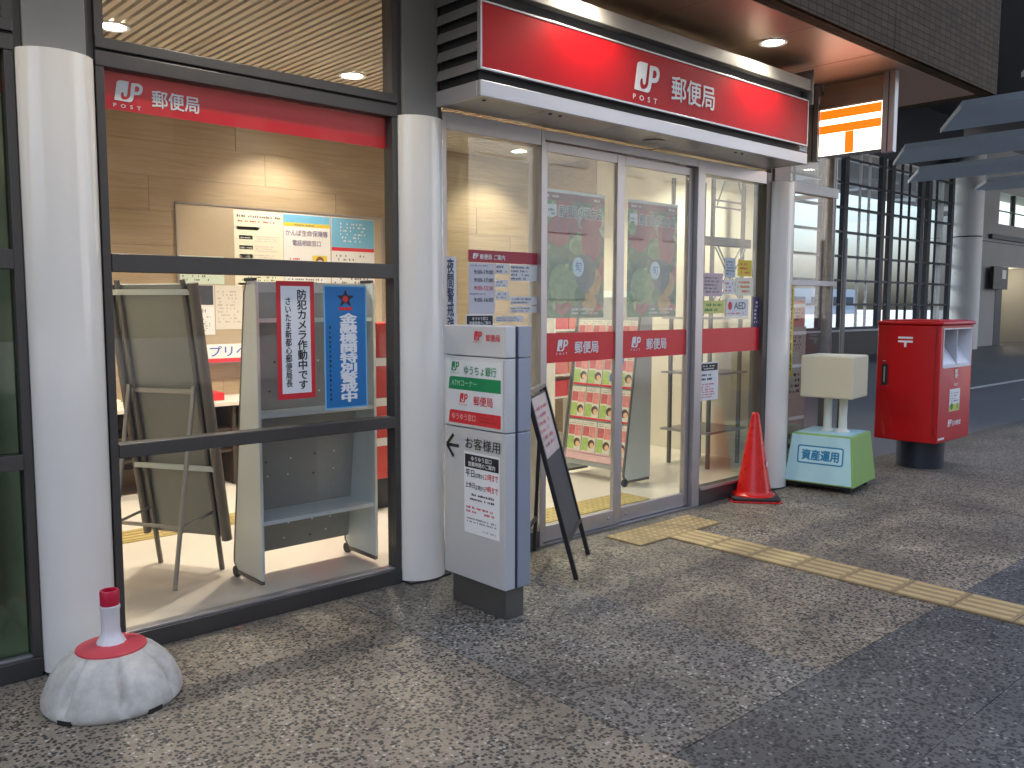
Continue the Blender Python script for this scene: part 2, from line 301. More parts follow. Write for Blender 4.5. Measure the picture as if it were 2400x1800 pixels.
def logo_mesh():
    global LOGO
    if LOGO: return LOGO
    out = [(140,650),(205,200),(218,168),(240,148),(300,140),(485,190),(432,555),(420,578),(398,584),(372,575),(360,550),(355,475),(340,462),(318,462),(298,490),(288,545),(298,610),(320,648),(360,668),(415,668),(465,645),(492,605),(506,555),(540,228),(690,255),(740,278),(780,320),(800,380),(796,450),(768,528),(735,558),(700,570),(592,560),(575,650),(560,695),(532,730),(490,745),(430,730)]
    hole = [(628,325),(675,330),(705,350),(720,395),(712,448),(690,475),(655,478),(608,466)]
    cu = bpy.data.curves.new('l', 'CURVE'); cu.dimensions = '2D'; cu.fill_mode = 'BOTH'
    for pts in (out, hole):
        s = cu.splines.new('POLY'); s.points.add(len(pts)-1); s.use_cyclic_u = True
        for q, (px, py) in zip(s.points, pts): q.co = ((px-140)/443, (650+.25*(px-140)-py)/519, 0, 1)
    o = bpy.data.objects.new('l', cu); COL.objects.link(o)
    me = bpy.data.meshes.new_from_object(o.evaluated_get(bpy.context.evaluated_depsgraph_get())); bpy.data.objects.remove(o)
    LOGO = ([tuple(v.co)[:2] for v in me.vertices], [tuple(p.vertices) for p in me.polygons]); bpy.data.meshes.remove(me); return LOGO
class Face:
    """a printed face: 2D coordinates (a along ux, b along uy) lifted off the plane"""
    def __init__(s, parent, o, ux=(1, 0, 0), uy=(0, 0, 1)):
        s.p = parent; s.o = Vector(o); s.ux = Vector(ux).normalized(); s.uy = Vector(uy).normalized(); s.n = s.ux.cross(s.uy); s.l = .0012
    def P(s, a, b, l=0): return s.o+s.ux*a+s.uy*b+s.n*l
    def rect(s, name, a, b, w_, h, m, l=None, th=.001, parent='p'):
        l = s.l if l is None else l
        q = [(a, b), (a+w_, b), (a+w_, b+h), (a, b+h)]
        v = [s.P(x, y, l-th) for x, y in q]+[s.P(x, y, l) for x, y in q]
        return mesh(name, v, BF, m, s.p if parent == 'p' else parent)
    def poly(s, name, pts, m, l=None, parent='p'):
        l = s.l if l is None else l
        return mesh(name, [s.P(x, y, l) for x, y in pts], [tuple(range(len(pts)))], m, s.p if parent == 'p' else parent)
    def flat(s, name, vs, fs, m, l=None, parent='p'):
        l = s.l if l is None else l
        return mesh(name, [s.P(x, y, l) for x, y in vs], fs, m, s.p if parent == 'p' else parent)
    def text(s, body, a, b, w_, h, m, bold=.01, l=None, vertical=False, parent='p', name='lettering', spacing=1.0):
        vs, fs, asp = text_mesh(body, bold, vertical, spacing)
        if w_ is None: w_ = h*asp
        if h is None: h = w_/asp
        l = s.l*2 if l is None else l
        return mesh(name, [s.P(a+x*w_, b+y*h, l+.00008*L) for x, y, L in vs], fs, m, s.p if parent == 'p' else parent)
    def logo(s, a, b, h, m, l=None, post=True, parent='p', word='POST'):
        vs, fs = logo_mesh(); l = s.l*2 if l is None else l
        s.flat('logo_mark', [(a+x*h, b+y*h) for x, y in vs], fs, m, l, parent)
        if post: s.text(word, a-.06*h, b-.36*h, 1.42*h, .2*h, m, .02, l, parent=parent, spacing=2.2)
    def disc(s, name, a, b, r, m, l=None, n=18, ry=None, parent='p'):
        ry = ry or r
        return s.poly(name, [(a+r*math.cos(2*math.pi*i/n), b+ry*math.sin(2*math.pi*i/n)) for i in range(n)], m, l, parent)
    def lines(s, a, b, w_, h, rows, m, l=None, dens=.8, parent='p', ragged=.3, name='fine_print'):
        vs, fs = [], []; rh = h/rows; ch = rh*.55
        for r in range(rows):
            y = b+h-(r+1)*rh+rh*.2; x = a; end = a+w_*(1-random.random()*ragged)
            while x < end-ch*.5:
                if random.random() < dens:
                    k = len(vs); ww = ch*random.uniform(.5, .85); hh = ch*random.uniform(.7, 1)
                    vs += [(x, y), (x+ww, y), (x+ww, y+hh), (x, y+hh)]; fs.append((k, k+1, k+2, k+3))
                x += ch
        if vs: o = s.flat(name, vs, fs, m, (s.l*2 if l is None else l), parent); o['kind'] = 'stuff'; return o
FY = dict(ux=(1, 0, 0)); FX = dict(ux=(0, -1, 0))
def face_y(parent, y): return Face(parent, (0, y, 0), (1, 0, 0))
def face_x(parent, x): return Face(parent, (x, 0, 0), (0, -1, 0))

# ================================================================== SETTING
g = struct(box('ground', -60, 260, -160, 240, -.4, -.012, asph_far))
# pavement slabs of exposed aggregate in front of the shop
xs = [-4.99, -3.15, -1.31, .53, 2.37, 3.41, 5.25, 7.09, 8.93, 10.77, 12.61, 13.41]
ys = [-8.9, -7.4, -5.9, -4.35, -2.80, -2.21, .0]
tone = {}
for i in range(len(xs)-1):
    for j in range(len(ys)-1):
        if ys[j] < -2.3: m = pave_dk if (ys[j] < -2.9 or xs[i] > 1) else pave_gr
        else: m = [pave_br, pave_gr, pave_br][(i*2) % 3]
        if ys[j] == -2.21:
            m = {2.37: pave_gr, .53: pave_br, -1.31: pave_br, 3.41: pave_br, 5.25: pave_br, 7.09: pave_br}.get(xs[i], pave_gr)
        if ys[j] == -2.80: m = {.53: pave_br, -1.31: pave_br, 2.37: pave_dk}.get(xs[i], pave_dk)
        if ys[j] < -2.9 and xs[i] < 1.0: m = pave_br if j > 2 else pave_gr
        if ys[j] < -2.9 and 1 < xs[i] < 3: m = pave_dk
        y1 = ys[j+1] if ys[j+1] != 0 else .06
        dz = random.uniform(-.0012, .0012)
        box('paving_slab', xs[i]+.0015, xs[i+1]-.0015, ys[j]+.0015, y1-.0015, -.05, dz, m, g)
# tactile paving: three warning tiles at the door, then a line of guide tiles
tp = thing('tactile_path', 'worn beige tactile paving path leading from the glass doors across the pavement', 'tactile paving', (4.8, -.5, .003))
def warn_tile(x, y, m, parent, s=.3):
    b = box('warning_tile', x+.002, x+s-.002, y+.002, y+s-.002, .001, .009, tactile_shade, parent)
    vs, fs = [], []
    for i in range(5):
        for j in range(5):
            cx, cy = x+s*(i+.5)/5, y+s*(j+.5)/5; k = len(vs)
            for rr, zz in ((.014, .009), (.009, .014)):
                for t in range(8): vs.append((cx+rr*math.cos(t*math.pi/4), cy+rr*math.sin(t*math.pi/4), zz))
            fs += [(k+t, k+(t+1) % 8, k+8+(t+1) % 8, k+8+t) for t in range(8)]; fs.append(tuple(range(k+8, k+16)))
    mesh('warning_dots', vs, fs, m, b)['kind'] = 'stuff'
def guide_tile(x, y, m, parent, s=.3, along='y'):
    b = box('guide_tile', x+.002, x+s-.002, y+.002, y+s-.002, .001, .009, tactile_shade, parent)
    vs, fs = [], []
    for i in range(4):
        c = s*(i+.5)/4; k = len(vs)
        for dx, zz in ((-.016, .009), (-.010, .014), (.010, .014), (.016, .009)):
            for e in (.02, s-.02):
                vs.append((x+c+dx, y+e, zz) if along == 'y' else (x+e, y+c+dx, zz))
        fs += [(k, k+2, k+3, k+1), (k+2, k+4, k+5, k+3), (k+4, k+6, k+7, k+5), (k, k+6, k+4, k+2), (k+1, k+3, k+5, k+7)]
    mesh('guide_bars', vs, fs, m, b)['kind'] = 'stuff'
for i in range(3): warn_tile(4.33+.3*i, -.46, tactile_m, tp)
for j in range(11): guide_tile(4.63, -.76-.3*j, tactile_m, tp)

# interior room
fl = struct(box('floor', -1.2, 7.55, .04, 3.7, -.05, .018, floor_in))
ti = thing('indoor_tactile_path', 'yellow indoor tactile strip on the pale floor behind the easel', 'tactile paving', (2, 1.9, .02))
for i in range(11):
    b = box('guide_tile', .9+.3*i, 1.198+.3*i, 1.76, 2.06, .019, .026, tactile_in, ti)
    for k in range(4): box('guide_bar', .92+.3*i, 1.18+.3*i, 1.785+.07*k, 1.81+.07*k, .026, .031, tactile_in, b)
tm = thing('indoor_tactile_mat', 'yellow dotted tactile tiles on the floor just inside the doors', 'tactile paving', (4.8, .5, .02))
for i in range(4):
    b = box('warning_tile', 4.2+.3*i, 4.498+.3*i, .32, .618, .019, .026, tactile_in, tm)
    vs, fs = [], []
    for a in range(5):
        for c in range(5):
            cx, cy = 4.2+.3*i+.06*(a+.5), .32+.06*(c+.5); k = len(vs)
            for rr, zz in ((.014, .026), (.009, .031)):
                for t in range(6): vs.append((cx+rr*math.cos(t*math.pi/3), cy+rr*math.sin(t*math.pi/3), zz))
            fs += [(k+t, k+(t+1) % 6, k+6+(t+1) % 6, k+6+t) for t in range(6)]; fs.append(tuple(range(k+6, k+12)))
    mesh('warning_dots', vs, fs, tactile_in, b)['kind'] = 'stuff'
wl = struct(box('wall_back', -1.3, 7.7, 3.625, 3.75, 0, 3.4, slatback_m))
for r_ in range(11):
    x0 = -1.2-random.uniform(0, 1.8)
    while x0 < 7.48:
        a, b = max(-1.2, x0), min(7.48, x0+1.797)
        if b-a > .02: box('wood_board', a, b, 3.6+random.uniform(-.001, .001), 3.624, .02+.29*r_, .02+.29*r_+.2885, wood_m, wl)
        x0 += 1.8
struct(box('wall_left', -1.3, -1.2, .1, 3.62, 0, 3.4, wallcream)); struct(box('wall_right', 7.49, 7.6, 2.831, 3.62, 0, 3.4, wood_m))
ptn = struct(box('wall_partition', 7.50, 7.60, .62, 2.83, .018, 3.2, wallcream))
ce = struct(box('ceiling', -1.3, 7.6, .08, 3.75, 3.26, 3.38, slatback_m))
sl_me = None
for i in range(141):
    x = -1.1+.061*i
    if sl_me is None: o = box('ceiling_slat', x, x+.036, .12, 3.59, 3.2, 3.255, slat_m, ce); sl_me = o.data
    else: reg('ceiling_slat', sl_me, ce, (x+.018, 1.855, 3.2275))
lamp_on = mat('downlight_lens_lit', (1, 1, 1), .4, emit=(1, .93, .80), estr=14)
lamp_rim = mat('downlight_rim_white', (.7, .7, .68), .4)
def downlight(x, y, z, energy, label, group, col=(1, .90, .76), spot=R(130), r=.075, blend=.6, tilt=None):
    t = thing('downlight', label, 'downlight', (x, y, z), group=group)
    lathe('rim', [(r*1.0, -.001), (r*1.35, -.001), (r*1.35, -.008), (r*1.28, -.012), (r*1.0, -.008), (r*1.0, -.001)], (x, y, z), lamp_rim, t, 24)
    lathe('lens', [(r*.97, -.001), (r*.97, -.004), (.001, -.004)], (x, y, z), lamp_on, t, 24)
    l = bpy.data.lights.new('downlight_bulb', 'SPOT'); l.energy = energy; l.color = col; l.spot_size = spot; l.spot_blend = blend; l.shadow_soft_size = r*.8
    lo = bpy.data.objects.new('downlight_bulb', l); COL.objects.link(lo); lo.parent = t; lo.location = (0, 0, -.03)
    if tilt: lo.rotation_euler = tilt
    return t
nth = ['first', 'second', 'third', 'fourth', 'fifth', 'sixth']
for i, x in enumerate((1.85, 3.5, 5.15, 6.8)):
    downlight(x, 1.58, 3.199, 56 if x < 4.5 else 36, f'round ceiling downlight in the indoor slat ceiling, {nth[i]} from the left in the front row', 'indoor downlights in the front row')
for i, x in enumerate((1.3, 3.9, 6.5)):
    downlight(x, 3.05, 3.199, 24, f'round downlight close to the wood wall, {nth[i]} from the left', 'indoor downlights washing the wood wall', tilt=(R(10), 0, 0), spot=R(115))

# ================================================================== FACADE
def facade_column(x, label):
    t = thing('facade_column', label, 'column', (x, 0, 0), group='white facade columns')
    a, b, n = .150, .125, 28
    pts = [(x-a, .03)] + [(x-a*math.cos(math.pi*i/n), -b*math.sin(math.pi*i/n)) for i in range(n+1)] + [(x+a, .03)]
    o = prism('cover', pts, 'z', .012, 2.565, white_gloss, t, 0, 'auto')
    box('base_shadow_gap', x-a+.008, x+a-.008, -b+.02, .028, 0, .012, black_rub, t)
    box('pilaster', x-.118, x+.118, -.035, .03, 2.566, 3.39, pil_m, t, .003)
    box('pilaster_edge', x-.150, x-.121, -.02, .03, 2.566, 3.39, frame_m, t); box('pilaster_edge', x+.121, x+.150, -.02, .03, 2.566, 3.39, frame_m, t)
    return t
facade_column(1.085, 'white glossy half-round column behind the striped dome base, leftmost of three')
facade_column(2.915, 'white glossy half-round column just left of the grey sign pillar')
facade_column(6.63, 'white half-round column behind the red traffic cone')

def window_bay(x0, x1, label, gl, bandtext=True):
    t = thing('storefront_window', label, 'window', ((x0+x1)/2, 0, 0))
    f = frame_m
    box('sill', x0, x1, -.035, .055, 0, .082, f, t, .003); box('sill_drip', x0+.03, x1-.03, -.02, .04, .082, .094, alu_m, t, .002)
    box('post', x0, x0+.034, -.03, .05, .0825, 2.55, f, t, .002); box('post', x1-.034, x1, -.03, .05, .0825, 2.55, f, t, .002)
    xa, xb = x0+.0345, x1-.0345
    box('crossbar', xa, xb, -.034, .05, 1.694, 1.772, f, t, .003); box('crossbar', xa, xb, -.034, .05, .880, .942, f, t, .003)
    box('head', x0, x1, -.033, .05, 2.5505, 2.612, f, t, .003)
    box('upper_sill', x0, x1, -.040, .05, 2.622, 2.668, f, t, .003)
    box('shadow_groove', x0, x1, -.02, .04, 2.6125, 2.6215, black_rub, t)
    box('upper_post', x0, x0+.036, -.036, .05, 2.6685, 3.38, f, t); box('upper_post', x1-.036, x1, -.036, .05, 2.6685, 3.38, f, t)
    for z0, z1 in ((.0945, .8795), (.9425, 1.6935), (1.7725, 2.55)):
        box('pane', xa, xb, .006, .014, z0, z1, gl, t)
    box('upper_pane', x0+.0365, x1-.0365, .006, .014, 2.6685, 3.38, glass_m, t)
    bd = box('red_band', xa+.002, xb-.002, .03, .036, 2.391, 2.549, red_film, t)
    if bandtext:
        F = face_y(bd, .0298)
        F.logo(x0+.09, 2.432, .082, white_let); F.text('郵便局', x0+.25, 2.424, .215, .076, white_let, .018)
    return t
window_bay(1.238, 2.762, 'large storefront window with a red logo band, between the first two columns', glass_m)
window_bay(-.60, .932, 'greenish dim storefront window cut off by the left edge', glass_g, False)

# notices stuck on the window glass
def notice(name, label, cat='notice', group=None, loc=(0, 0, 0)): return thing(name, label, cat, loc, group=group)
t = notice('camera_notice', 'white vertical notice with a red border and black characters on the window', loc=(2.155, .004, 1.08))
F = face_y(t, .0045); F.rect('border', 2.052, 1.079, .210, .592, red_ink); F.rect('sheet', 2.076, 1.108, .162, .538, paper_m, .0016, .0004)
F.text('防犯カメラ作動中です', 2.163, 1.125, .056, .505, black_m, .025, .0022, True); F.text('さいたま新都心郵便局長', 2.096, 1.14, .036, .45, black_m, .02, .0022, True)
t = notice('alert_notice', 'blue vertical notice with large pale characters on the window', loc=(2.445, .004, 1.01))
F = face_y(t, .0045); F.rect('border', 2.316, 1.009, .258, .645, skyblue_m); F.rect('sheet', 2.324, 1.017, .242, .629, blue_poster, .0016, .0004)
F.text('金融機関特別警戒中', 2.405, 1.04, .112, .47, white_let, .05, .0022, True)
F.lines(2.345, 1.05, .02, .40, 16, black_m, .0022, 1)
em = F.poly('emblem', [(2.445+(.055 if k % 2 == 0 else .025)*math.sin(k*math.pi/5), 1.585+(.05 if k % 2 == 0 else .022)*math.cos(k*math.pi/5)) for k in range(10)], black_m, .0022)
F.disc('emblem_centre', 2.445, 1.583, .017, red_ink, .0026, parent='p'); F.rect('emblem_ribbon', 2.405, 1.525, .08, .016, red_ink, .0026, .0003)

# ------------------------------------------------------------------ entrance
en = thing('glazed_entrance', 'grey metal entrance surround holding fixed side panes beside the sliding doors', 'entrance', (4.7, .03, 0))
A = alu_m
for x0, x1 in ((3.068, 3.095), (3.842, 3.872), (5.47, 5.56), (6.405, 6.478)):
    box('post', x0, x1, -.03, .09, 0, 2.63, frame_m if x0 > 6 else A, en, .003)
box('head', 3.0955, 3.8415, -.028, .08, 2.535, 2.632, A, en, .003); box('head', 3.8725, 5.4695, -.028, .09, 2.575, 2.632, A, en, .003); box('head', 5.5605, 6.4045, -.028, .08, 2.535, 2.632, A, en, .003)
box('sill', 3.0955, 3.8415, -.028, .07, 0, .105, frame_m, en, .003); box('sill', 5.5605, 6.4045, -.028, .07, 0, .135, frame_m, en, .003)
box('sill_drip', 5.57, 6.40, -.04, -.0285, .12, .14, alu_m, en)
box('door_track', 3.873, 5.469, -.028, .09, .0005, .010, steel_m, en)
box('pane', 3.096, 3.841, .010, .018, .1055, 2.5345, glass_d, en)
box('pane', 5.561, 6.404, .010, .018, .1355, 2.5345, glass_d, en)
pb_ = box('red_band', 5.562, 6.403, .0075, .0095, 1.180, 1.372, red_film, en)
def door(x0, x1, label, y):
    t = thing('sliding_door', label, 'door', ((x0+x1)/2, y, .012))
    for a, b in ((x0, x0+.045), (x1-.05, x1)): box('stile', a, b, y-.018, y+.018, .014, 2.57, A, t, .003)
    box('bottom_rail', x0+.0452, x1-.0502, y-.017, y+.017, .014, .118, A, t, .003); box('top_rail', x0+.0452, x1-.0502, y-.017, y+.017, 2.51, 2.57, A, t, .003)
    box('pane', x0+.0455, x1-.0505, y-.004, y+.004, .1185, 2.5095, glass_d, t)
    bd = box('red_band', x0+.046, x1-.051, y-.0065, y-.0045, 1.180, 1.372, red_film, t)
    F = face_y(bd, y-.0067); c = x0+.045
    F.logo(c+.10, 1.255, .07, white_let); F.text('郵便局', c+.265, 1.232, .235, .082, white_let, .02)
    lathe('bolt', [(.012, 0), (.012, .004), (.006, .008)], (0, 0, 0), steel_m, t, 12)
    return t
d1 = door(3.874, 4.635, 'left glass sliding door with red logo band', .012); d2 = door(4.638, 5.468, 'right glass sliding door with red logo band', .028)
for t, bx, y in ((d1, 4.53, -.007), (d2, 4.74, .009)):
    b = [c for c in t.children if c.name.startswith('bolt')][0]; b.rotation_euler = (R(90), 0, 0); b.location = (bx-t.location.x, y-t.location.y, .066-t.location.z)

def fruitprint():
    if 'fruit_photo_print' in MATS: return MATS['fruit_photo_print']
    m = bpy.data.materials.new('fruit_photo_print'); m.use_nodes = True; nt = m.node_tree; p = nt.nodes['Principled BSDF']; L = nt.links.new
    tc = N(nt, 'ShaderNodeTexCoord'); ns = N(nt, 'ShaderNodeTexNoise'); ns.inputs['Scale'].default_value = 5; L(tc.outputs['Object'], ns.inputs['Vector'])
    mx = N(nt, 'ShaderNodeMix', data_type='VECTOR'); mx.inputs['Factor'].default_value = .12; L(tc.outputs['Object'], mx.inputs[4]); L(ns.outputs['Color'], mx.inputs[5])
    v = N(nt, 'ShaderNodeTexVoronoi'); v.inputs['Scale'].default_value = 9; L(mx.outputs[1], v.inputs['Vector'])
    sp = N(nt, 'ShaderNodeSeparateColor'); L(v.outputs['Color'], sp.inputs[0])
    r = N(nt, 'ShaderNodeValToRGB'); r.color_ramp.interpolation = 'CONSTANT'; e = r.color_ramp.elements
    e[0].color = (.02, .09, .03, 1); e[1].position = .3; e[1].color = (.06, .18, .05, 1)
    for po, c in ((.5, (.10, .11, .06, 1)), (.62, (.3, .36, .14, 1)), (.78, (.42, .03, .05, 1)), (.9, (.5, .45, .3, 1))): r.color_ramp.elements.new(po).color = c
    L(sp.outputs[0], r.inputs[0])
    n2 = N(nt, 'ShaderNodeTexNoise'); n2.inputs['Scale'].default_value = 22; n2.inputs['Detail'].default_value = 6; L(tc.outputs['Object'], n2.inputs['Vector'])
    mr = N(nt, 'ShaderNodeMapRange'); mr.inputs['From Min'].default_value = .3; mr.inputs['From Max'].default_value = .7; mr.inputs['To Min'].default_value = .4; mr.inputs['To Max'].default_value = 1.5; L(n2.outputs[0], mr.inputs[0])
    mm = N(nt, 'ShaderNodeMix', data_type='RGBA', blend_type='MULTIPLY'); mm.inputs['Factor'].default_value = 1; L(r.outputs[0], mm.inputs['A']); L(mr.outputs[0], mm.inputs['B'])
    L(mm.outputs['Result'], p.inputs['Base Color']); p.inputs['Roughness'].default_value = .5; MATS['fruit_photo_print'] = m; return m
def fruit_poster(x0, y, label):
    t = thing('fruit_poster', label, 'poster', (x0+.28, y, 1.45), group='tall fruit posters on the doors')
    F = face_y(t, y); W, Z0, H = .565, 1.468, .81
    gm = mat('leaf_green_print', (.03, .12, .04), .5, 0, .6, 14); rm = mat('berry_red_print', (.36, .02, .04), .5, 0, .9, 26); om = mat('apricot_print', (.55, .24, .04), .5, 0, .8, 22); lm = mat('melon_print', (.20, .28, .09), .5, 0, .9, 24); dm = mat('grape_print', (.07, .07, .10), .5, 0, .9, 30)
    F.rect('sheet', x0, Z0, W, H, fruitprint()); F.rect('header', x0, Z0+H-.055, W, .048, mat('maroon_print', (.22, .008, .03), .5), .0016, .0003); F.rect('hanger', x0-.002, Z0+H-.008, W+.004, .02, paper_m, .0018, .002)
    F.text('郵便局の頒布会', x0+.12, Z0+.645, .43, .085, white_let, .06, .0018, name='lettering_outline'); F.text('郵便局の頒布会', x0+.126, Z0+.650, .418, .075, black_m, .02, .0026)
    F.rect('corner_label', x0+.02, Z0+.645, .085, .08, paper_m, .0018, .0003); F.lines(x0+.03, Z0+.655, .065, .05, 2, black_m, .0024)
    F.lines(x0+.02, Z0+H-.045, .14, .028, 1, white_let, .0024); F.lines(x0+.46, Z0+H-.045, .09, .028, 1, white_let, .0024)
    for (a, b, r, ry, m) in ((.13, .56, .11, .10, rm), (.44, .50, .10, .13, rm), (.28, .60, .025, .06, rm), (.15, .22, .11, .13, lm), (.27, .20, .09, .12, lm), (.38, .30, .10, .12, dm), (.47, .24, .07, .09, om), (.42, .10, .07, .07, om), (.05, .62, .04, .05, lm), (.30, .46, .06, .05, lm), (.22, .64, .05, .05, rm), (.38, .62, .05, .05, rm), (.10, .42, .05, .04, gm), (.33, .15, .05, .06, gm)):
        F.disc('fruit_print', x0+a, Z0+b, r, m, .0015+random.random()*.0006, ry=ry)
    F.disc('round_label', x0+.31, Z0+.335, .055, mat('pale_blue_print', (.62, .74, .82), .5), .0026, ry=.065); F.text('旬', x0+.28, Z0+.305, .06, .065, blue_ink, .01, .0032)
    F.lines(x0+.25, Z0+.02, .30, .05, 2, white_let, .0026)
fruit_poster(3.925, .006, 'tall fruit poster hanging inside the left sliding door'); fruit_poster(4.752, .022, 'tall fruit poster hanging inside the right sliding door')
for o in [o for o in COL.objects if o.name.startswith('fruit_poster')]: o.location.y += .020

t = notice('opening_hours_board', 'translucent opening-hours board with a maroon header on the left side pane', loc=(3.56, 0, 1.44))
F = face_y(t, .0085); mar = mat('maroon_header', (.36, .03, .05), .5, 0, .05, 4)
F.rect('header', 3.282, 1.805, .56, .072, mar); F.logo(3.315, 1.826, .030, white_let, post=False); F.text('郵便局 ご案内', 3.37, 1.822, .20, .032, white_let, .012)
hg = mat('pale_lilac_board', (.56, .55, .60), .5, 0, .04, 6); F.rect('hours_panel', 3.284, 1.50, .205, .302, hg)
for i, (s_, m) in enumerate((('9:00-19:00', black_m), ('9:00-17:00', black_m), ('9:00-12:30', red_ink), ('9:00-16:00', black_m))): F.text(s_, 3.325, (1.735, 1.687, 1.640, 1.570)[i], .15, .026, m, .012)
for z in (1.778, 1.612): F.lines(3.292, z, .15, .014, 1, grey_ink)
for (a, z, w_, h_, r_) in ((3.495, 1.74, .11, .062, 2), (3.615, 1.70, .225, .10, 4), (3.495, 1.66, .10, .045, 2), (3.495, 1.585, .11, .05, 2), (3.615, 1.555, .225, .05, 2), (3.615, 1.505, .225, .04, 2), (3.495, 1.45, .23, .035, 2)):
    F.rect('info_strip', a, z, w_, h_, mat('pale_strip', (.66, .66, .66), .5, 0, .03, 6)); F.lines(a+.006, z+.004, w_*.8, h_-.008, r_, grey_ink, dens=.7)
t = notice('small_hours_notice', 'small white notice with a black heading below the opening-hours board', loc=(3.36, 0, 1.4))
F = face_y(t, .0085); F.rect('sheet', 3.262, 1.18, .215, .318, paper_m, .002); F.rect('heading', 3.268, 1.428, .203, .062, black_m, .0026, .0003); F.text('ゆうゆう窓口', 3.31, 1.462, .12, .02, white_let, .01, .0034); F.text('営業時間のご案内', 3.288, 1.436, .165, .02, white_let, .01, .0034); F.lines(3.275, 1.395, .18, .028, 1, black_m, .0034); F.lines(3.28, 1.22, .17, .15, 7, grey_ink, .0034)
t = notice('night_watch_notice', 'narrow white vertical notice beside the second column, reading downward in black', loc=(3.15, 0, 1.3))
F = face_y(t, .0085); F.rect('sheet', 3.105, 1.22, .088, .61, paper_m); F.text('夜間警戒強化中', 3.122, 1.235, .052, .585, mat('navy_ink', (.03, .05, .10), .5), .03, None, True)
# notices on the right side pane
nl = [('pink_notice', 'pale pink text notice on the right side pane', 5.592, 1.622, .275, .178, pink_paper, 5, grey_ink),
      ('blue_notice', 'pale blue-grey slip notice at the top of the right side pane', 5.893, 1.772, .145, .152, mat('pale_blue_paper', (.52, .60, .66), .6), 5, grey_ink),
      ('yellow_notice', 'bright yellow notice at the top right of the right side pane', 6.075, 1.785, .20, .13, yellow_m, 3, red_ink),
      ('orange_notice', 'cream notice with orange print below the bright yellow one', 6.045, 1.632, .25, .142, cream_paper, 3, mat('orange_ink', (.7, .2, .04), .5)),
      ('white_notice', 'small white notice between the pink and cream notices', 5.885, 1.642, .15, .112, paper_m, 3, red_ink),
      ('yellow_strip_notice', 'wide yellow-green notice left of the defibrillator sign', 5.60, 1.488, .30, .10, mat('lime_paper', (.68, .68, .22), .6), 2, green_ink),
      ('purple_strip_notice', 'dark purple vertical strip at the right edge of the right side pane', 6.318, 1.372, .075, .25, mat('purple_print', (.035, .02, .12), .5), 6, white_let)]
for nm, lb, a, b, w_, h_, m, rows, im in nl:
    t = notice(nm, lb, loc=(a+w_/2, 0, b)); F = face_y(t, .0085); F.rect('sheet', a, b, w_, h_, m); F.lines(a+w_*.12, b+h_*.12, w_*.76, h_*.76, rows, im)
t = notice('defibrillator_notice', 'white AED notice with a red heart above the red band', loc=(6.07, 0, 1.46)); F = face_y(t, .0085)
F.rect('sheet', 5.925, 1.462, .31, .142, paper_m); F.text('AED', 6.03, 1.52, .165, .058, grey_ink, .02); F.disc('heart', 5.975, 1.548, .028, red_ink, .0024, ry=.034); F.lines(5.945, 1.478, .26, .022, 1, red_ink)
t = notice('door_hours_notice', 'white hours notice with a black heading below the red band of the right side pane', loc=(5.71, 0, .81)); F = face_y(t, .0085)
F.rect('sheet', 5.60, .812, .235, .298, paper_m); F.rect('heading', 5.61, 1.045, .215, .055, black_m, .0018, .0003); F.lines(5.63, 1.052, .17, .04, 2, white_let, .0026); F.lines(5.615, .965, .20, .065, 2, black_m); F.lines(5.615, .83, .20, .12, 6, red_ink, dens=.6)

# ------------------------------------------------------------------ canopy with the red sign
cn = thing('entrance_canopy', 'grey metal entrance canopy with a long red logo sign above the doors', 'canopy', (4.68, -.2, 2.63))
X0, X1, YF = 3.02, 6.34, -.415
can_m = mat('canopy_aluminium', (.47, .47, .49), .38, .6, .08, 3, .03, 200, rvar=.1)
box('fascia_front', X0, X1, YF, YF+.03, 2.642, 2.725, can_m, cn, .004); box('fascia_side', X0, X0+.03, YF+.0305, -.031, 2.642, 2.725, can_m, cn, .004); box('fascia_side', X1-.03, X1, YF+.0305, -.031, 2.642, 2.725, can_m, cn, .004)
xx = [X0+.031, 3.55, 4.18, 5.20, X1-.031]
for a, b in zip(xx[:-1], xx[1:]): box('soffit_panel', a+.003, b-.003, YF+.034, -.032, 2.648, 2.66, mat('canopy_soffit_steel', (.34, .33, .31), .3, .7, .08, 2, rvar=.1), cn, .002)
box('recess', X0+.03, X1-.03, YF+.05, -.04, 2.70, 3.24, black_rub, cn)
sp = box('red_sign_panel', X0+.012, X1-.012, YF+.004, YF+.022, 2.792, 3.118, red_panel, cn, .002)
for z0, z1 in ((2.778, 2.791), (3.1185, 3.130)): box('sign_trim', X0, X1, YF, YF+.026, z0, z1, can_m, cn, .002)
for x in (X0, X1-.011): box('sign_trim', x, x+.011, YF, YF+.026, 2.7915, 3.118, can_m, cn)
box('cap_rail', X0+.02, X1+.02, YF-.005, -.05, 3.20, 3.285, mat('canopy_cap', (.34, .32, .29), .45, .5, .12, 3, rvar=.1), cn, .004)
box('end_plate', X1+.0205, X1+.028, YF-.02, -.05, 3.10, 3.36, alu_m, cn)
for k in range(5): 
    z = 2.775+.098*k
    hexa('side_louvre', [(X0-.006, YF+.03, z), (X0+.002, YF+.03, z), (X0+.002, -.04, z), (X0-.006, -.04, z), (X0+.012, YF+.03, z+.058), (X0+.02, YF+.03, z+.058), (X0+.02, -.04, z+.058), (X0+.012, -.04, z+.058)], pil_m, cn)
F = face_y(sp, YF+.003)
F.logo(4.255, 2.875, .165, white_let, .003); F.text('郵便局', 4.625, 2.865, .475, .158, white_let, .015, .003)
lathe('unlit_downlight', [(.035, .0), (.07, 0), (.075, -.004), (.066, -.008), (.05, -.004), (.035, -.002)], (4.72, -.20, 2.648), steel_m, cn, 24)
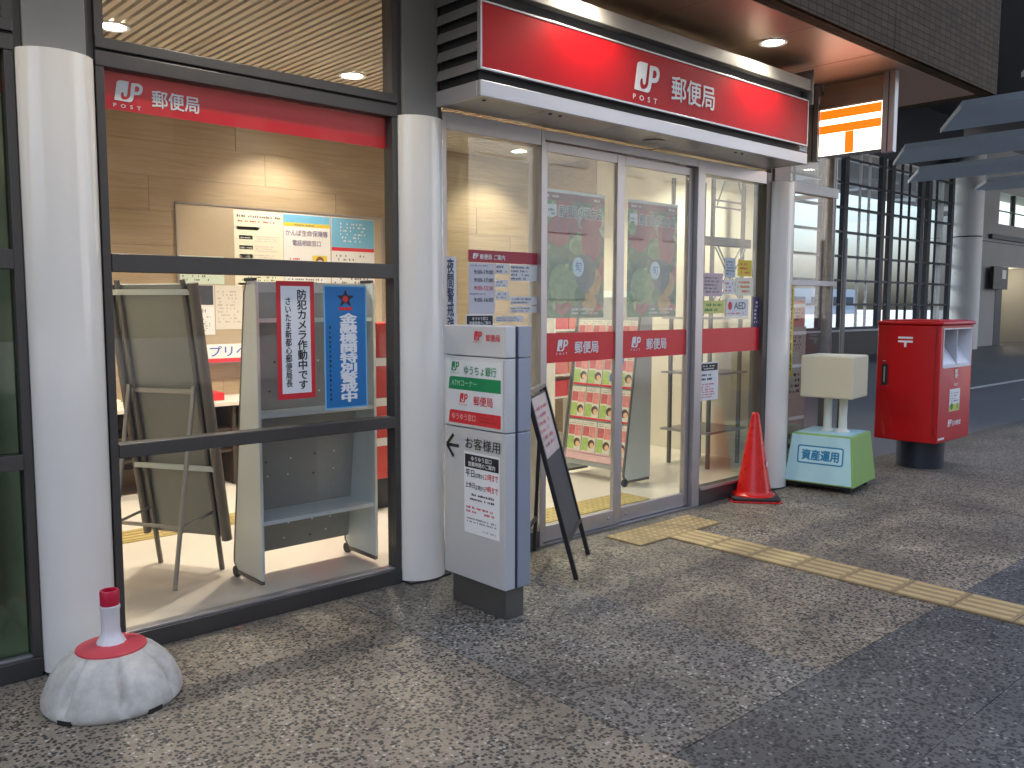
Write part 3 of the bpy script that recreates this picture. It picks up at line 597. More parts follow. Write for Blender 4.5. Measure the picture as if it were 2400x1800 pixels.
for x in (3.12, 3.62, 3.70, 5.5, 5.58): lathe('vent_cap', [(.012, 0), (.012, -.004), (.004, -.006)], (x, YF+.09, 2.648), dgrey_m, cn, 10)

# ------------------------------------------------------------------ overhang of the building above
ov = thing('building_overhang', 'overhanging upper storey with brown mosaic tiles and bronze soffit panels', 'building', (2, -.5, 3.4))
OX0, OX1, OY = -16.0, 8.46, -1.02
box('core', OX0+.03, OX1-.03, OY+.03, 3.9, 3.42, 16.0, roof_m, ov)  # unseen core enlarged in height, length and depth to block the sun
box('core', OX0+.03, 7.45, 3.76, 22, -.01, 16.0, roof_m, ov)
box('core', 7.4505, OX1-.03, 3.9005, 22, 3.42, 16.0, roof_m, ov)
jx = [-16.0, -9, -3, -1.86, -.94, -.02, .90, 1.82, 2.74, 3.66, 4.58, 5.52, 6.44, 8.30]
for a, b in zip(jx[:-1], jx[1:]): box('soffit_panel', a+.004, b-.004, -.895, -.045, 3.40, 3.418, soffit_m, ov, .002)
for a, b in zip(jx[:-1], jx[1:]): box('tile_strip', a+.004, b-.004, OY+.012, -.903, 3.40, 3.419, mosaic_m, ov)
box('tile_strip', 8.304, OX1-.012, OY+.012, 3.9, 3.40, 3.419, mosaic_m, ov)
for a, b in ((-16.0, -3), (-3.0, -.02), (-.02, 3.66), (3.66, 6.44), (6.44, 8.46)): box('tile_panel', a+.004, b-.004 if b < 8.4 else b, OY, OY+.0295, 3.40, 16, mosaic_m, ov)
box('tile_panel', OX1-.0295, OX1, OY+.03, 3.9, 3.40, 16, mosaic_m, ov)
for i, x in enumerate((.10, 1.95, 3.80, 5.62)):
    downlight(x, -.53, 3.399, 8, ['round soffit downlight above the leftmost column', 'round soffit downlight above the storefront window', 'round soffit downlight above the left end of the red sign', 'bright round soffit downlight above the right end of the red sign'][i], 'outdoor soffit downlights', col=(1, .90, .74), spot=R(140))

# ------------------------------------------------------------------ lit postal sign
ps = thing('postal_symbol_sign', 'lit orange and white hanging sign box with a postal mark', 'sign', (6.97, -.45, 2.8))
SX = 6.97
lit_w = mat('lit_white_acrylic', (.8, .78, .7), .4, emit=(1, .88, .70), estr=1.1); lit_o = mat('lit_orange_acrylic', (.7, .12, .02), .4, emit=(1, .07, .002), estr=.75)
box('sign_body', SX+.004, SX+.16, -.70, -.16, 2.80, 3.235, alu_m, ps, .004)
box('header_plate', SX-.004, SX+.003, -.695, -.165, 3.19, 3.30, mat('pinkish_header', (.30, .20, .15), .5, .2), ps)
for y0, y1 in ((-.80, -.703), (-.157, -.06)): box('side_channel', SX-.01, SX+.05, y0, y1, 2.765, 3.398, steel_m, ps, .003); 
for y0, y1 in ((-.756, -.746), (-.113, -.103)): box('channel_groove', SX-.012, SX-.0105, y0, y1, 2.77, 3.39, dgrey_m, ps)
box('hanger_bar', SX+.06, SX+.10, -.6995, -.1605, 3.30, 3.397, soffit_m, ps)
F = face_x(ps, SX+.0035)
F.rect('lit_face', .165, 2.802, .53, .377, lit_w, .002, .002)
F.rect('mark_bar', .166, 3.096, .528, .075, lit_o, .0032, .001); F.rect('mark_bar', .166, 2.980, .528, .070, lit_o, .0032, .001); F.rect('mark_stem', .392, 2.804, .076, .175, lit_o, .0032, .001)

# ------------------------------------------------------------------ glazed bay right of the last column
rb = thing('corner_glazing', 'glazed corner bay with white horizontal transoms right of the last column', 'window', (7.2, 0, 0))
for z0, z1, xe in ((2.515, 2.60, 7.60), (1.725, 1.77, 7.60), (0, .10, 7.56)): box('transom', 6.785, xe, -.03, .04, z0, z1, trim_white if z0 > 0 else frame_m, rb, .003)
for z0, z1 in ((.1005, 1.7245), (1.7705, 2.5145), (2.6005, 3.39)): box('pane', 6.785, 7.52, .004, .012, z0, z1, glass_m, rb)
box('corner_post', 7.525, 7.565, -.02, .06, .1005, 3.39, mat('speckled_steel', (.30, .29, .27), .5, .3, .5, 18), rb)
box('corner_edge', 7.5655, 7.575, -.025, .06, .1005, 3.39, alu_m, rb)
box('side_pane', 7.55, 7.556, .0605, .60, .1, 3.39, glass_m, rb)
for z in (2.55, 1.75): box('side_transom', 7.535, 7.575, .061, .60, z-.02, z+.02, steel_m, rb)
lathe('steel_pole', [(.022, 0), (.022, 2.15), (.018, 2.155)], (7.62, -.10, .0), tube_m, rb, 14)

# ================================================================== STREET OBJECTS
# sign pillar
kx0, kx1, ky0, ky1 = 2.772, 2.942, -.888, -.412
kp = thing('sign_pillar', 'grey metal sign pillar with bank and post logos, standing by the second column', 'sign', ((kx0+kx1)/2, (ky0+ky1)/2, 0))
kg = mat('pillar_grey_paint', (.56, .57, .575), .32, .25, .05, 3, .01, 60, rvar=.06); kb = mat('pillar_blue_grey', (.30, .33, .40), .36, .25, .05, 3, rvar=.05)
box('plinth', kx0+.03, kx1-.02, ky0+.028, ky1-.03, 0, .1595, mat('pillar_plinth_steel', (.17, .165, .155), .34, .7, .12, 5, rvar=.1), kp, .003)
for z0, z1 in ((.16, .934), (.938, 1.297), (1.301, 1.452)):
    box('front_casing', kx0, kx0+.066, ky0, ky1, z0, z1, kg, kp, .004); box('rear_casing', kx0+.086, kx1, ky0, ky1, z0, z1, kb, kp, .004)
box('centre_groove', kx0+.0665, kx0+.0855, ky0+.008, ky1-.008, .161, 1.45, mat('groove_navy', (.03, .045, .07), .5), kp)
F = face_x(kp, kx0-.0005)      # a = -y
F.logo(.655, 1.382, .042, red_ink); F.text('郵便局', .745, 1.377, .105, .034, red_ink, .012)
F.rect('panel_frame', .424, .944, .452, .346, mat('pillar_panel_rim', (.62, .63, .62), .3, .2), .003, .003); F.rect('panel_face', .436, .954, .428, .322, mat('panel_white', (.66, .68, .67), .35, 0, .03, 6), .0036, .0006)
F.logo(.478, 1.222, .044, green_ink, .0048); F.text('ゆうちょ銀行', .582, 1.206, .245, .046, green_ink, .014, .0048)
F.poly('green_flag', [(.456, 1.128), (.860, 1.128), (.860, 1.193), (.476, 1.193), (.464, 1.186)], green_ink, .0044); F.text('ATMコーナー', .482, 1.146, .20, .032, mat('pale_green_let', (.35, .62, .42), .5), .004, .005)
F.logo(.545, 1.064, .044, red_ink, .0048); F.text('郵便局', .655, 1.055, .145, .048, red_ink, .014, .0048)
F.poly('red_flag', [(.456, .956), (.860, .956), (.860, 1.022), (.476, 1.022), (.464, 1.014)], red_ink, .0044); F.text('ゆうゆう窓口', .485, .974, .185, .034, mat('pale_red_let', (.80, .45, .42), .5), .006, .005); F.lines(.70, .972, .13, .036, 2, mat('deep_red_let', (.35, .03, .02), .5), .005)
bl = []
for k, (p, q) in enumerate((((.437, .836), (.535, .836)), ((.437, .836), (.492, .893)), ((.437, .836), (.492, .779)))):
    p, q = Vector(p), Vector(q); d = (q-p).normalized(); s_ = Vector((-d.y, d.x))*.0085
    F.poly('arrow_stroke', [tuple(p-s_), tuple(q-s_), tuple(q+s_), tuple(p+s_)], black_m, .002+.0003*k)
F.text('お客様用', .588, .832, .265, .060, black_m, .006)
pn = F.rect('hours_sheet', .578, .402, .272, .415, paper_m, .002); F.rect('sheet_heading', .585, .738, .258, .068, black_m, .0026, .0004)
F.text('ゆうゆう窓口', .635, .775, .155, .024, white_let, .012, .0034); F.text('営業時間のご案内', .612, .746, .205, .024, white_let, .012, .0034)
F.text('平日', .590, .690, .070, .038, black_m, .02, .003); F.text('は7時から', .665, .690, .072, .028, black_m, .01, .003); F.text('21時まで', .742, .690, .095, .036, red_ink, .02, .003)
F.text('土休日', .590, .635, .072, .030, black_m, .02, .003); F.text('は7時から', .667, .630, .072, .028, black_m, .01, .003); F.text('19時まで', .742, .630, .095, .034, red_ink, .02, .003)
F.lines(.625, .570, .19, .045, 2, black_m, .003, ragged=.05); F.lines(.595, .505, .24, .042, 2, red_ink, .003, ragged=.1); F.lines(.60, .455, .235, .032, 2, grey_ink, .003, ragged=.1); F.lines(.725, .42, .11, .013, 1, grey_ink, .003)

# A-frame sign
fa, fb = Vector((3.533, -.647, 0)), Vector((3.953, -.351, 0)); wd = (fb-fa).normalized(); lean = Vector((-wd.y, wd.x, 0))
af = thing('a_frame_sign', 'black A-frame sign board with a pale notice, right of the sign pillar', 'sign', tuple((fa+fb)/2))
ta, tb = fa+lean*.29+Vector((0, 0, 1.06)), fb+lean*.29+Vector((0, 0, 1.06))
for p, q in ((fa, ta), (fb, tb)): bar('front_leg', p, q, .026, .026, black_met, af, tuple(lean))
ud = (ta-fa).normalized(); fn = wd.cross(ud)
bar('top_rail', ta, tb, .026, .026, steel_m, af); bar('bottom_rail', fa+ud*.22, fb+ud*.22, .024, .024, black_met, af)
F = Face(af, fa, wd, ud); WW = (fb-fa).length
F.rect('slate_panel', .013, .215, WW-.026, .85, chalk_m, .002, .012)
nt_ = F.rect('pale_notice', .03, .70, WW-.06, .355, mat('washed_pink_notice', (.58, .50, .52), .3, 0, .3, 9, coat=.4), .004, .001)
F.lines(.06, .75, WW-.14, .26, 6, mat('faded_red_ink', (.55, .18, .20), .6), .0055, .7)
for p, q in ((fa, ta), (fb, tb)):
    bt = Vector((p.x, p.y, 0))+lean*.345; bar('rear_leg', q-Vector((0, 0, .03))+lean*.012, bt, .022, .022, black_met, af, tuple(lean))
bar('brace', fa+lean*.33+Vector((0, 0, .22)), fb+lean*.33+Vector((0, 0, .22)), .02, .02, black_met, af)

# traffic cone
cx, cy = 6.12, -.16
tc_ = thing('traffic_cone', 'glossy red traffic cone on a black square base before the third column', 'traffic cone', (cx, cy, 0), R(40), local=True)
s = .19
ob = prism('base', [(-s, -s+.03), (-s+.03, -s), (s-.03, -s), (s, -s+.03), (s, s-.03), (s-.03, s), (-s+.03, s), (-s, s-.03)], 'z', .012, .034, black_rub, tc_, .004)
prism('base_skirt', [(-s-.012, -s+.02), (-s+.02, -s-.012), (s-.02, -s-.012), (s+.012, -s+.02), (s+.012, s-.02), (s-.02, s+.012), (-s+.02, s+.012), (-s-.012, s-.02)], 'z', .0, .0115, cone_red, tc_, .003)
lathe('cone', [(.17, .0345), (.168, .042), (.15, .05), (.139, .06), (.135, .075), (.031, .675), (.026, .692), (.014, .699), (.012, .66)], (0, 0, 0), cone_red, tc_, 40)
ang = R(-112)
o = Face(tc_, (0, 0, 0), (-math.sin(ang), math.cos(ang), 0), (0, 0, 1)); o.rect('tape_label', -.025, .27, .05, .035, paper_m, .1035, .002)

# statue plinth with a plain box display
pd = thing('display_plinth', 'turquoise and green tapered plinth on castors between the third column and the postbox', 'plinth', (7.035, -.335, 0), R(9), local=True)
h0, h1, zb, zt = .295, .25, .06, .475
core = hexa('body', [(-h0, -h0, zb), (h0, -h0, zb), (h0, h0, zb), (-h0, h0, zb), (-h1, -h1, zt), (h1, -h1, zt), (h1, h1, zt), (-h1, h1, zt)], grn_m, pd, .008)
sv = Vector((h0-h1, 0, zt-zb)).normalized()
F = Face(pd, (-h0-.001, 0, zb), (0, -1, 0), sv); L_ = (zt-zb)/sv.z
F.poly('turquoise_face', [(-h0+.008, .012), (h0-.02, .012), (h1-.012, L_-.012), (-h1+.006, L_-.012)], ltblue_m, .001)
def rrect(a, b, w_, h, r, n=5):
    p = []
    for cx_, cy_, s0 in ((a+w_-r, b+r, -90), (a+w_-r, b+h-r, 0), (a+r, b+h-r, 90), (a+r, b+r, 180)):
        for i in range(n+1): t = R(s0+90*i/n); p.append((cx_+r*math.cos(t), cy_+r*math.sin(t)))
    return p
F.poly('label_rim', rrect(-.19, .165, .385, .155, .02), teal_ink, .0018); F.poly('label_face', rrect(-.178, .177, .361, .131, .012), mat('label_turquoise', (.46, .70, .74), .5), .0024)
F.text('資産運用', -.155, .195, .315, .092, teal_ink, .045, .0032)
Fg = Face(pd, (0, 0, zt), (1, 0, 0), (0, 1, 0)); Fg.rect('turquoise_top', -h1+.02, -h1+.02, 2*h1-.04, 2*h1-.04, ltblue_m, .002)
box('under_frame', -h0+.04, h0-.04, -h0+.04, h0-.04, .035, .0595, black_met, pd)
for a in (-1, 1):
    for b in (-1, 1): lathe('castor', [(.012, -.014), (.026, -.012), (.03, -.004), (.03, .004), (.026, .012), (.012, .014)], (a*.22, b*.22, .03), black_rub, pd, 14).rotation_euler = (0, R(90), 0)
st = thing('box_display', 'plain cream box on two white posts standing on the turquoise plinth', 'display box', (7.06, -.33, .475), R(9), local=True)
box('box', -.20, .20, -.22, .22, .30, .655, boxcream, st, .012)
box('lid_opening', -.185, .185, -.205, .205, .650, .657, mat('cream_lid', (.74, .70, .56), .5), st, .002)
for y in (.045, -.085):
    lathe('post', [(.06, 0.003), (.058, .012), (.036, .03), (.033, .14), (.036, .3)], (0, y, 0), legwhite, st, 20)

# postbox
px0, px1, pf, pbk = 8.205, 8.965, -.745, -.16
pb = thing('postbox', 'large red postbox with two slots on a dark round post', 'postbox', ((px0+px1)/2, -.46, 0))
lathe('post', [(.215, 0), (.215, .31)], ((px0+px1)/2+.02, -.44, 0), mat('postbox_leg_navy', (.03, .036, .05), .4, .3, .1, 4), pb, 40)
# slightly bowed -x and +x sides, rounded corners, profile in plan
pts = []
nb = 10
for i in range(nb+1): t = i/nb; pts.append((px0-.035*math.sin(math.pi*t), pbk+(pf-pbk)*t))
for i in range(nb+1): t = i/nb; pts.append((px1+.035*math.sin(math.pi*t), pf+(pbk-pf)*t))
body = prism('body', pts, 'z', .285, 1.372, post_red, pb, .010, 'auto')
# slot recess cut as real opening
cut = box('cutter', px0+.07, px1-.045, pf-.05, pf+.22, .995, 1.335, post_red)
bo = body.modifiers.new('slot', 'BOOLEAN'); bo.object = cut; bo.operation = 'DIFFERENCE'; bo.solver = 'EXACT'
body.modifiers.move(1, 0)
dg = bpy.context.evaluated_depsgraph_get(); dg.update()
me = bpy.data.meshes.new_from_object(body.evaluated_get(dg)); body.modifiers.clear(); body.data = me; bpy.data.objects.remove(cut)
topts = [(x_+(.012 if x_ > 8.58 else -.012), y_+(-.02 if y_ < -.45 else .006)) for x_, y_ in pts]
prism('lid', topts, 'z', 1.3725, 1.408, post_red, pb, .014, 'auto')
prism('lid_crown', [(8.585+(x_-8.585)*.9, -.45+(y_+.45)*.88) for x_, y_ in pts], 'z', 1.4082, 1.418, post_red, pb, .006, 'auto')
wsl = mat('slot_white', (.68, .68, .70), .4, 0, .05, 6); sgy = mat('slot_grey', (.38, .38, .40), .5)
sx0, sx1 = px0+.072, px1-.047; smid = (sx0+sx1)/2
box('slot_back', sx0, sx1, pf+.2, pf+.215, .997, 1.333, sgy, pb)
for a, b in ((sx0, smid-.012), (smid+.012, sx1)):
    hexa('slot_chute', [(a, pf+.004, .998), (b, pf+.004, .998), (b, pf+.19, .998), (a, pf+.19, .998), (a, pf+.004, 1.012), (b, pf+.004, 1.012), (b, pf+.185, 1.262), (a, pf+.185, 1.262)], wsl, pb)
    box('slot_mouth', a+.03, b-.03, pf+.186, pf+.199, 1.265, 1.325, black_m, pb)
for a, b in ((sx0-.0005, sx0+.004), (sx1-.004, sx1+.0005)): box('slot_liner', a, b, pf+.003, pf+.199, .9985, 1.332, wsl, pb)
box('slot_ceiling', sx0, sx1, pf+.003, pf+.199, 1.3325, 1.3342, wsl, pb)
box('slot_divider', smid-.011, smid+.011, pf+.006, pf+.198, .998, 1.332, sgy, pb)
for a, b in ((sx0-.014, sx0-.001), (sx1+.001, sx1+.012)): box('slot_frame', a, b, pf-.004, pf+.01, .985, 1.345, wsl, pb)
box('slot_frame', sx0-.0008, sx1+.0008, pf-.004, pf+.01, 1.334, 1.345, wsl, pb); box('slot_lip', sx0-.0008, sx1+.0008, pf-.006, pf+.004, .978, .997, wsl, pb)
F = face_y(pb, pf-.001)
F.text('郵便', 8.555, .875, .075, .085, white_let, .02, None, True); F.text('POST', 8.545, .80, .095, .026, white_let, .02)
F.rect('sticker', 8.46, .565, .24, .21, paper_m); F.rect('sticker_base', 8.462, .567, .236, .06, mat('sticker_green', (.45, .55, .12), .5, 0, .4, 30), .0018, .0004); F.disc('sticker_print', 8.515, .612, .032, green_ink, .0022); F.disc('sticker_print', 8.585, .606, .030, yellow_m, .0022); F.disc('sticker_print', 8.65, .610, .028, mat('sticker_leaf', (.25, .42, .1), .5), .0022); F.lines(8.485, .65, .19, .10, 4, grey_ink, dens=.6)
F.logo(8.44, .425, .062, white_let, post=False); F.text('日本郵便', 8.545, .425, .20, .05, white_let, .02)
F.rect('maker_label', 8.235, .315, .14, .018, paper_m)
Fx = Face(pb, (px0-.0365, 0, 0), (0, -1, 0), (0, 0, 1))
Fx.rect('postal_mark_bar', .375, 1.245, .135, .018, white_let, .002, .003); Fx.rect('postal_mark_bar', .375, 1.210, .135, .018, white_let, .002, .003); Fx.rect('postal_mark_stem', .432, 1.168, .020, .042, white_let, .002, .003)
for z0, z1 in ((.36, .46), (1.2, 1.30)): tube('hinge', (px0-.006, pf+.016, z0), (px0-.006, pf+.016, z1), .009, post_red, pb)
box('door_seam', px0-.0115, px0-.0095, pf+.034, pf+.038, .31, 1.36, black_m, pb)
hb = box('handle_recess', px0-.030, px0-.022, -.283, -.225, .80, 1.0, black_m, pb, .004); tube('handle', (px0-.034, -.255, .83), (px0-.034, -.255, .975), .007, steel_m, hb)
lathe('lock', [(.014, 0), (.014, .006), (.01, .009)], (0, 0, 0), steel_m, pb, 14).location = (px0-.03-ORG[pb].x, -.25-ORG[pb].y, 1.03)

# dome pole base
dx, dy = 1.085, -.43
db = thing('dome_pole_base', 'weathered white dome pole base with red collar and cap by the leftmost column', 'pole base', (dx, dy, 0), R(-8), local=True)
def groove(t, z):
    d = min(abs((t-R(12+51.43*k)+math.pi) % (2*math.pi)-math.pi) for k in range(7))
    return 1-.125*math.exp(-(d/.062)**2)*max(0, min(1, (z-.018)/.05))*(1 if z < .19 else .35)
prof = [(.250, .0), (.258, .010), (.258, .022), (.2575, .035), (.254, .050), (.247, .070), (.230, .108), (.205, .145), (.172, .178), (.138, .200), (.120, .208), (.02, .214)]
dome = lathe('dome', prof, (0, 0, 0), conc_m, db, 168, groove)
for k in range(3): box('foot_notch', -.03, .03, -.004, .004, -.001, .016, black_m, db).matrix_local = Matrix.Rotation(R(12-62+75*k), 4, 'Z') @ Matrix.Translation((0, -.256, .008))
lathe('collar', [(.05, .208), (.118, .2065), (.131, .203), (.130, .2095), (.112, .2165), (.055, .224)], (0, 0, 0), rose_pl, db, 48)
def flute(t, z): return 1-(.05*(.5+.5*math.cos(t*12)) if z < .27 else 0)
lathe('neck', [(.056, .2225), (.051, .234), (.043, .247), (.037, .260), (.0345, .278), (.035, .352), (.038, .360), (.038, .372), (.033, .374)], (0, 0, 0), conc_w, db, 48, flute)
lathe('cap', [(.0345, .3745), (.036, .378), (.036, .428), (.034, .434), (.027, .434), (.026, .405), (.002, .404)], (0, 0, 0), red_pl, db, 32)

# litter
def scrap(x, y, s, label, m):
    me_pts = [(x+s*random.uniform(.5, 1)*math.cos(t), y+s*random.uniform(.5, 1)*math.sin(t), .003+s*.35*random.random()) for t in [k*math.pi/4 for k in range(8)]]
    o = mesh('litter', me_pts+[(x, y, .003+s*.3)], [(k, (k+1) % 8, 8) for k in range(8)], m); tag(o, label, 'litter')
scrap(1.78, -.08, .018, 'tiny reddish leaf scrap on the pavement below the storefront window', mat('dry_leaf', (.30, .13, .07), .7))
scrap(.62, -.22, .012, 'tiny white scrap on the pavement left of the dome base', paper_m)

# ================================================================== INTERIOR OBJECTS
def rack(label, loc, rotz, filled, group):
    t = thing('display_rack', label, 'rack', loc, rotz, group, True)
    W, H = .74, 1.66
    prof = [(0, .05), (.30, .05), (.335, .085), (.335, .12), (.13, H-.06), (.10, H), (0, H)]   # (y, z)
    for x0 in (0, W-.018): prism('side_panel', [(y, z) for y, z in prof], 'x', x0, x0+.018, mint_m, t, .004)
    for x in (.009, W-.009):
        pp = [(.10, H+.004), (.137, H-.06), (.345, .12), (.345, .085), (.30, .045)]
        for a, b in zip(pp[:-1], pp[1:]): tube('edge_tube', (x, a[0], a[1]), (x, b[0], b[1]), .011, tube_m, t)
        box('corner_clip', x-.012, x+.012, .02, .13, H-.002, H+.016, black_rub, t, .003)
        box('bottom_rail', x-.010, x+.010, .01, .30, .028, .048, tube_m, t)
        for y in (.30,): lathe('castor', [(.012, -.014), (.031, -.012), (.033, 0), (.031, .012), (.012, .014)], (x, y+.03, .0335), black_rub, t, 16).rotation_euler = (0, R(90), 0)
    # slanted display / back panel
    q = [(.318, .12), (.118, H-.06)]
    hexa('back_panel', [(.019, q[0][0]-.012, q[0][1]), (W-.019, q[0][0]-.012, q[0][1]), (W-.019, q[0][0], q[0][1]), (.019, q[0][0], q[0][1]), (.019, q[1][0]-.012, q[1][1]), (W-.019, q[1][0]-.012, q[1][1]), (W-.019, q[1][0], q[1][1]), (.019, q[1][0], q[1][1])], rackback_m, t)
    hexa('top_panel', [(.019, .105, H-.06), (W-.019, .105, H-.06), (W-.019, .117, H-.06), (.019, .117, H-.06), (.019, .08, H-.004), (W-.019, .08, H-.004), (W-.019, .092, H-.004), (.019, .092, H-.004)], mint_m, t)
    for z, d in ((.35, .27), (.93, .19), (1.44, .115)): box('shelf', .019, W-.019, .008, d, z, z+.022, shelf_m, t, .002)
    random.seed(3)
    hs = []
    for z in (.18, .27, .56, .66, 1.05, 1.22):
        for x in (.16, .29, .45, .58): hs.append((x+random.uniform(-.02, .02), z+random.uniform(-.01, .01)))
    for x, z in hs:
        y = q[0][0]+(q[1][0]-q[0][0])*(z-.12)/(H-.18)-.0135
        box('peg_hole', x-.005, x+.005, y, y+.001, z-.005, z+.005, paper_m if (x*100) % 2 < 1.2 else black_m, t)
    if filled:
        sv = Vector((0, q[1][0]-q[0][0], q[1][1]-q[0][1])).normalized()
        F = Face(t, (W-.02, q[0][0]+.003, q[0][1]), (-1, 0, 0), sv)
        lg = mat('brochure_pale_print', (.62, .60, .50), .5, 0, .12, 20); gr = mat('brochure_green_print', (.32, .45, .12), .5, 0, .5, 26); rd = mat('brochure_red_print', (.48, .10, .10), .5, 0, .5, 30); hr = mat('brochure_dark_print', (.07, .04, .02), .5, 0, .3, 30); sk = mat('brochure_skin_print', (.70, .42, .24), .5); pk = mat('brochure_pink_print', (.66, .42, .42), .5, 0, .2, 30)
        F.rect('bottom_strip', .0, .045, W-.04, .06, pk, .004)
        rng = random.Random(5)
        for r_ in range(4):
            for c in range(4):
                a, b = .008+c*.173, .11+r_*.30
                br = F.rect('brochure', a, b, .165, .282, lg, .006, .004)
                for nm, aa, bb, w_, h_, m in (('brochure_photo', .008, .150, .074, .085, rd), ('brochure_photo', .086, .142, .072, .096, mat('brochure_rose_print', (.60, .22, .20), .5, 0, .6, 40)), ('brochure_photo', .004, .022, .078, .112, gr), ('brochure_strip', 0, 0, .165, .016, red_ink if r_ else pk)):
                    F.rect(nm, a+aa, b+bb, w_, h_, m, .0072, .0004, parent=br)
                F.disc('brochure_print', a+.118, b+.085, .038, hr, .0072, parent=br); F.disc('brochure_print', a+.128, b+.072, .024, sk, .0080, parent=br)
                F.lines(a+.012, b+.245, .14, .03, 2, grey_ink, .0074, .6, parent=br)
        for a, b in ((.44, .76), (.45, .92)):
            tb_ = F.rect('blue_tab', a, b, .13, .07, blue_ink, .010, .003)
    return t
rack('empty pale display rack on castors behind the window, seen from its open back', (2.09, .303, .018), 0, False, 'sloped display racks')
rack('display rack filled with fruit brochures behind the glass doors', (5.935, .75, .018), R(90), True, 'sloped display racks')

# easel sign seen from behind
e2, e3 = Vector((1.879, 1.192, .02)), Vector((2.097, .827, .02)); ed = (e3-e2).normalized(); en_ = Vector((ed.y, -ed.x, 0))
if en_.dot(Vector((-.86, -.51, 0))) < 0: en_ = -en_
es = thing('easel_stand', 'grey-green easel sign stand seen from behind inside the window', 'easel', tuple((e2+e3)/2))
topv = en_*.28+Vector((0, 0, 1.70)); ext = ed*.06
for p in (e2, e3): tube('leg', p, p+topv*.98, .015, tube_m, es)
ud = topv.normalized(); F = Face(es, e2-ext, ed, ud); Wd = (e3-e2).length+.12
bp = F.rect('sign_panel', 0, .20, Wd, 1.46, easel_m, -.016, .03)
tube('edge_tube', e3+ext+ud*.19, e3+ext+ud*1.67, .030, tube_m, es, 14); tube('edge_tube', e2-ext+ud*.19, e2-ext+ud*1.67, .022, tube_m, es, 14)
for h_ in (.62, 1.62): bar('crossbar', e2-ext*.9+ud*h_+en_*.022, e3+ext*.9+ud*h_+en_*.022, .012, .03, shelf_m, es)
b1, b2 = Vector((1.745, .632, .02)), Vector((1.53, .99, .02))
for b, p in ((b1, e3), (b2, e2)): tube('rear_leg', b, p+ud*1.10+en_*.03, .013, steel_m, es)
q1, q2 = b1.lerp(e3+ud*1.1, .30), b2.lerp(e2+ud*1.1, .30)
bar('rear_brace', q1, q2, .012, .02, steel_m, es); bar('side_brace', q1, e3+ud*.36, .008, .016, steel_m, es); bar('side_brace', q2, e2+ud*.36, .008, .016, steel_m, es)
bar('rear_brace', b1.lerp(e3+ud*1.1, .97), b2.lerp(e2+ud*1.1, .97), .012, .025, steel_m, es)

# notice board and its posters
nbd = thing('notice_board', 'tan pinboard hung on the wood wall behind the window', 'notice board', (4.0, 3.58, 1.0))
F = face_y(nbd, 3.59); F.rect('pinboard', 2.99, 1.03, 2.10, 1.385, board_m, .0, .012); 
for a, b, w_, h_ in ((2.985, 2.4155, 2.11, .012), (2.985, 1.018, 2.11, .0115), (2.978, 1.018, .0115, 1.4095), (5.0905, 1.018, .0115, 1.4095)): F.rect('edge_trim', a, b, w_, h_, alu_m, .006, .018)
def poster(name, label, a, b, w_, h_, m, fn):
    t = thing(name, label, 'poster', (a+w_/2, 3.588, b)); F = face_y(t, 3.588); F.rect('sheet', a, b, w_, h_, m); fn(F); return t
def p_green(F):
    F.lines(3.53, 2.33, .44, .04, 1, grey_ink, ragged=.02); F.lines(3.54, 2.29, .42, .03, 1, red_ink, dens=.6); F.poly('green_heading', [(3.53, 2.225), (3.73, 2.225), (3.76, 2.255), (3.53, 2.255)], green_ink)
    for i, z in enumerate((2.14, 2.05, 1.97)): F.rect('green_heading', 3.55, z, .13, .035, green_ink); F.lines(3.56, z+.006, .11, .02, 1, white_let, .003); F.lines(3.70, z-.02, .26, .06, 3, pink_paper)
    F.lines(3.54, 1.76, .40, .18, 7, green_ink, dens=.5); F.rect('green_foot', 3.53, 1.725, .3, .022, green_ink)
poster('green_poster', 'cream poster with green headings on the pinboard', 3.502, 1.72, .483, .68, cream_paper, p_green)
def p_ins(F):
    F.rect('sky_print', 3.992, 2.30, .494, .095, skyblue_m, .0016); F.rect('yellow_ribbon', 3.995, 2.285, .488, .035, yellow_m, .002); F.lines(4.10, 2.29, .27, .022, 1, grey_ink, .003)
    F.text('かんぽ生命保険等', 4.01, 2.195, .45, .06, mat('mauve_ink', (.20, .15, .28), .5), .012, .003); F.text('電話相談窓口', 4.08, 2.105, .30, .055, mat('mauve_ink', (.2, .15, .28), .5), .012, .003)
    F.lines(4.03, 1.90, .22, .10, 3, red_ink, .003); F.rect('yellow_patch', 4.29, 1.84, .16, .18, yellow_m, .002); F.disc('hair_print', 4.37, 1.965, .045, mat('hair_brown_print', (.2, .09, .04), .5), .0026); F.disc('face_print', 4.37, 1.945, .034, mat('face_print', (.75, .55, .42), .5), .0032)
    F.lines(4.03, 1.74, .40, .1, 3, grey_ink, .003)
poster('insurance_poster', 'white poster with a sky header and a small portrait on the pinboard', 3.99, 1.72, .498, .68, paper_m, p_ins)
def p_blue(F):
    F.rect('blue_print', 4.503, 2.11, .49, .285, skyblue_m, .0016); F.lines(4.60, 2.16, .32, .2, 6, white_let, .003, .5); F.rect('red_bar', 4.503, 2.075, .49, .035, red_ink, .0018); F.lines(4.53, 1.75, .43, .30, 8, grey_ink, .003, .4)
poster('blue_poster', 'poster with a blue top and red bar at the right end of the pinboard', 4.5, 1.72, .496, .68, paper_m, p_blue)
poster('pale_green_notice', 'wide pale green notice at the left of the pinboard', 3.0, 1.728, .40, .245, mat('pale_green_paper', (.60, .72, .60), .6), lambda F: F.lines(3.02, 1.75, .36, .19, 6, grey_ink, dens=.4))
def p_photo(F): F.rect('photo_print', 3.03, 1.545, .262, .172, darkprint, .0018); F.text('KOH', 3.10, 1.475, .12, .035, grey_ink, .0); F.lines(3.06, 1.31, .21, .14, 7, grey_ink, dens=.5)
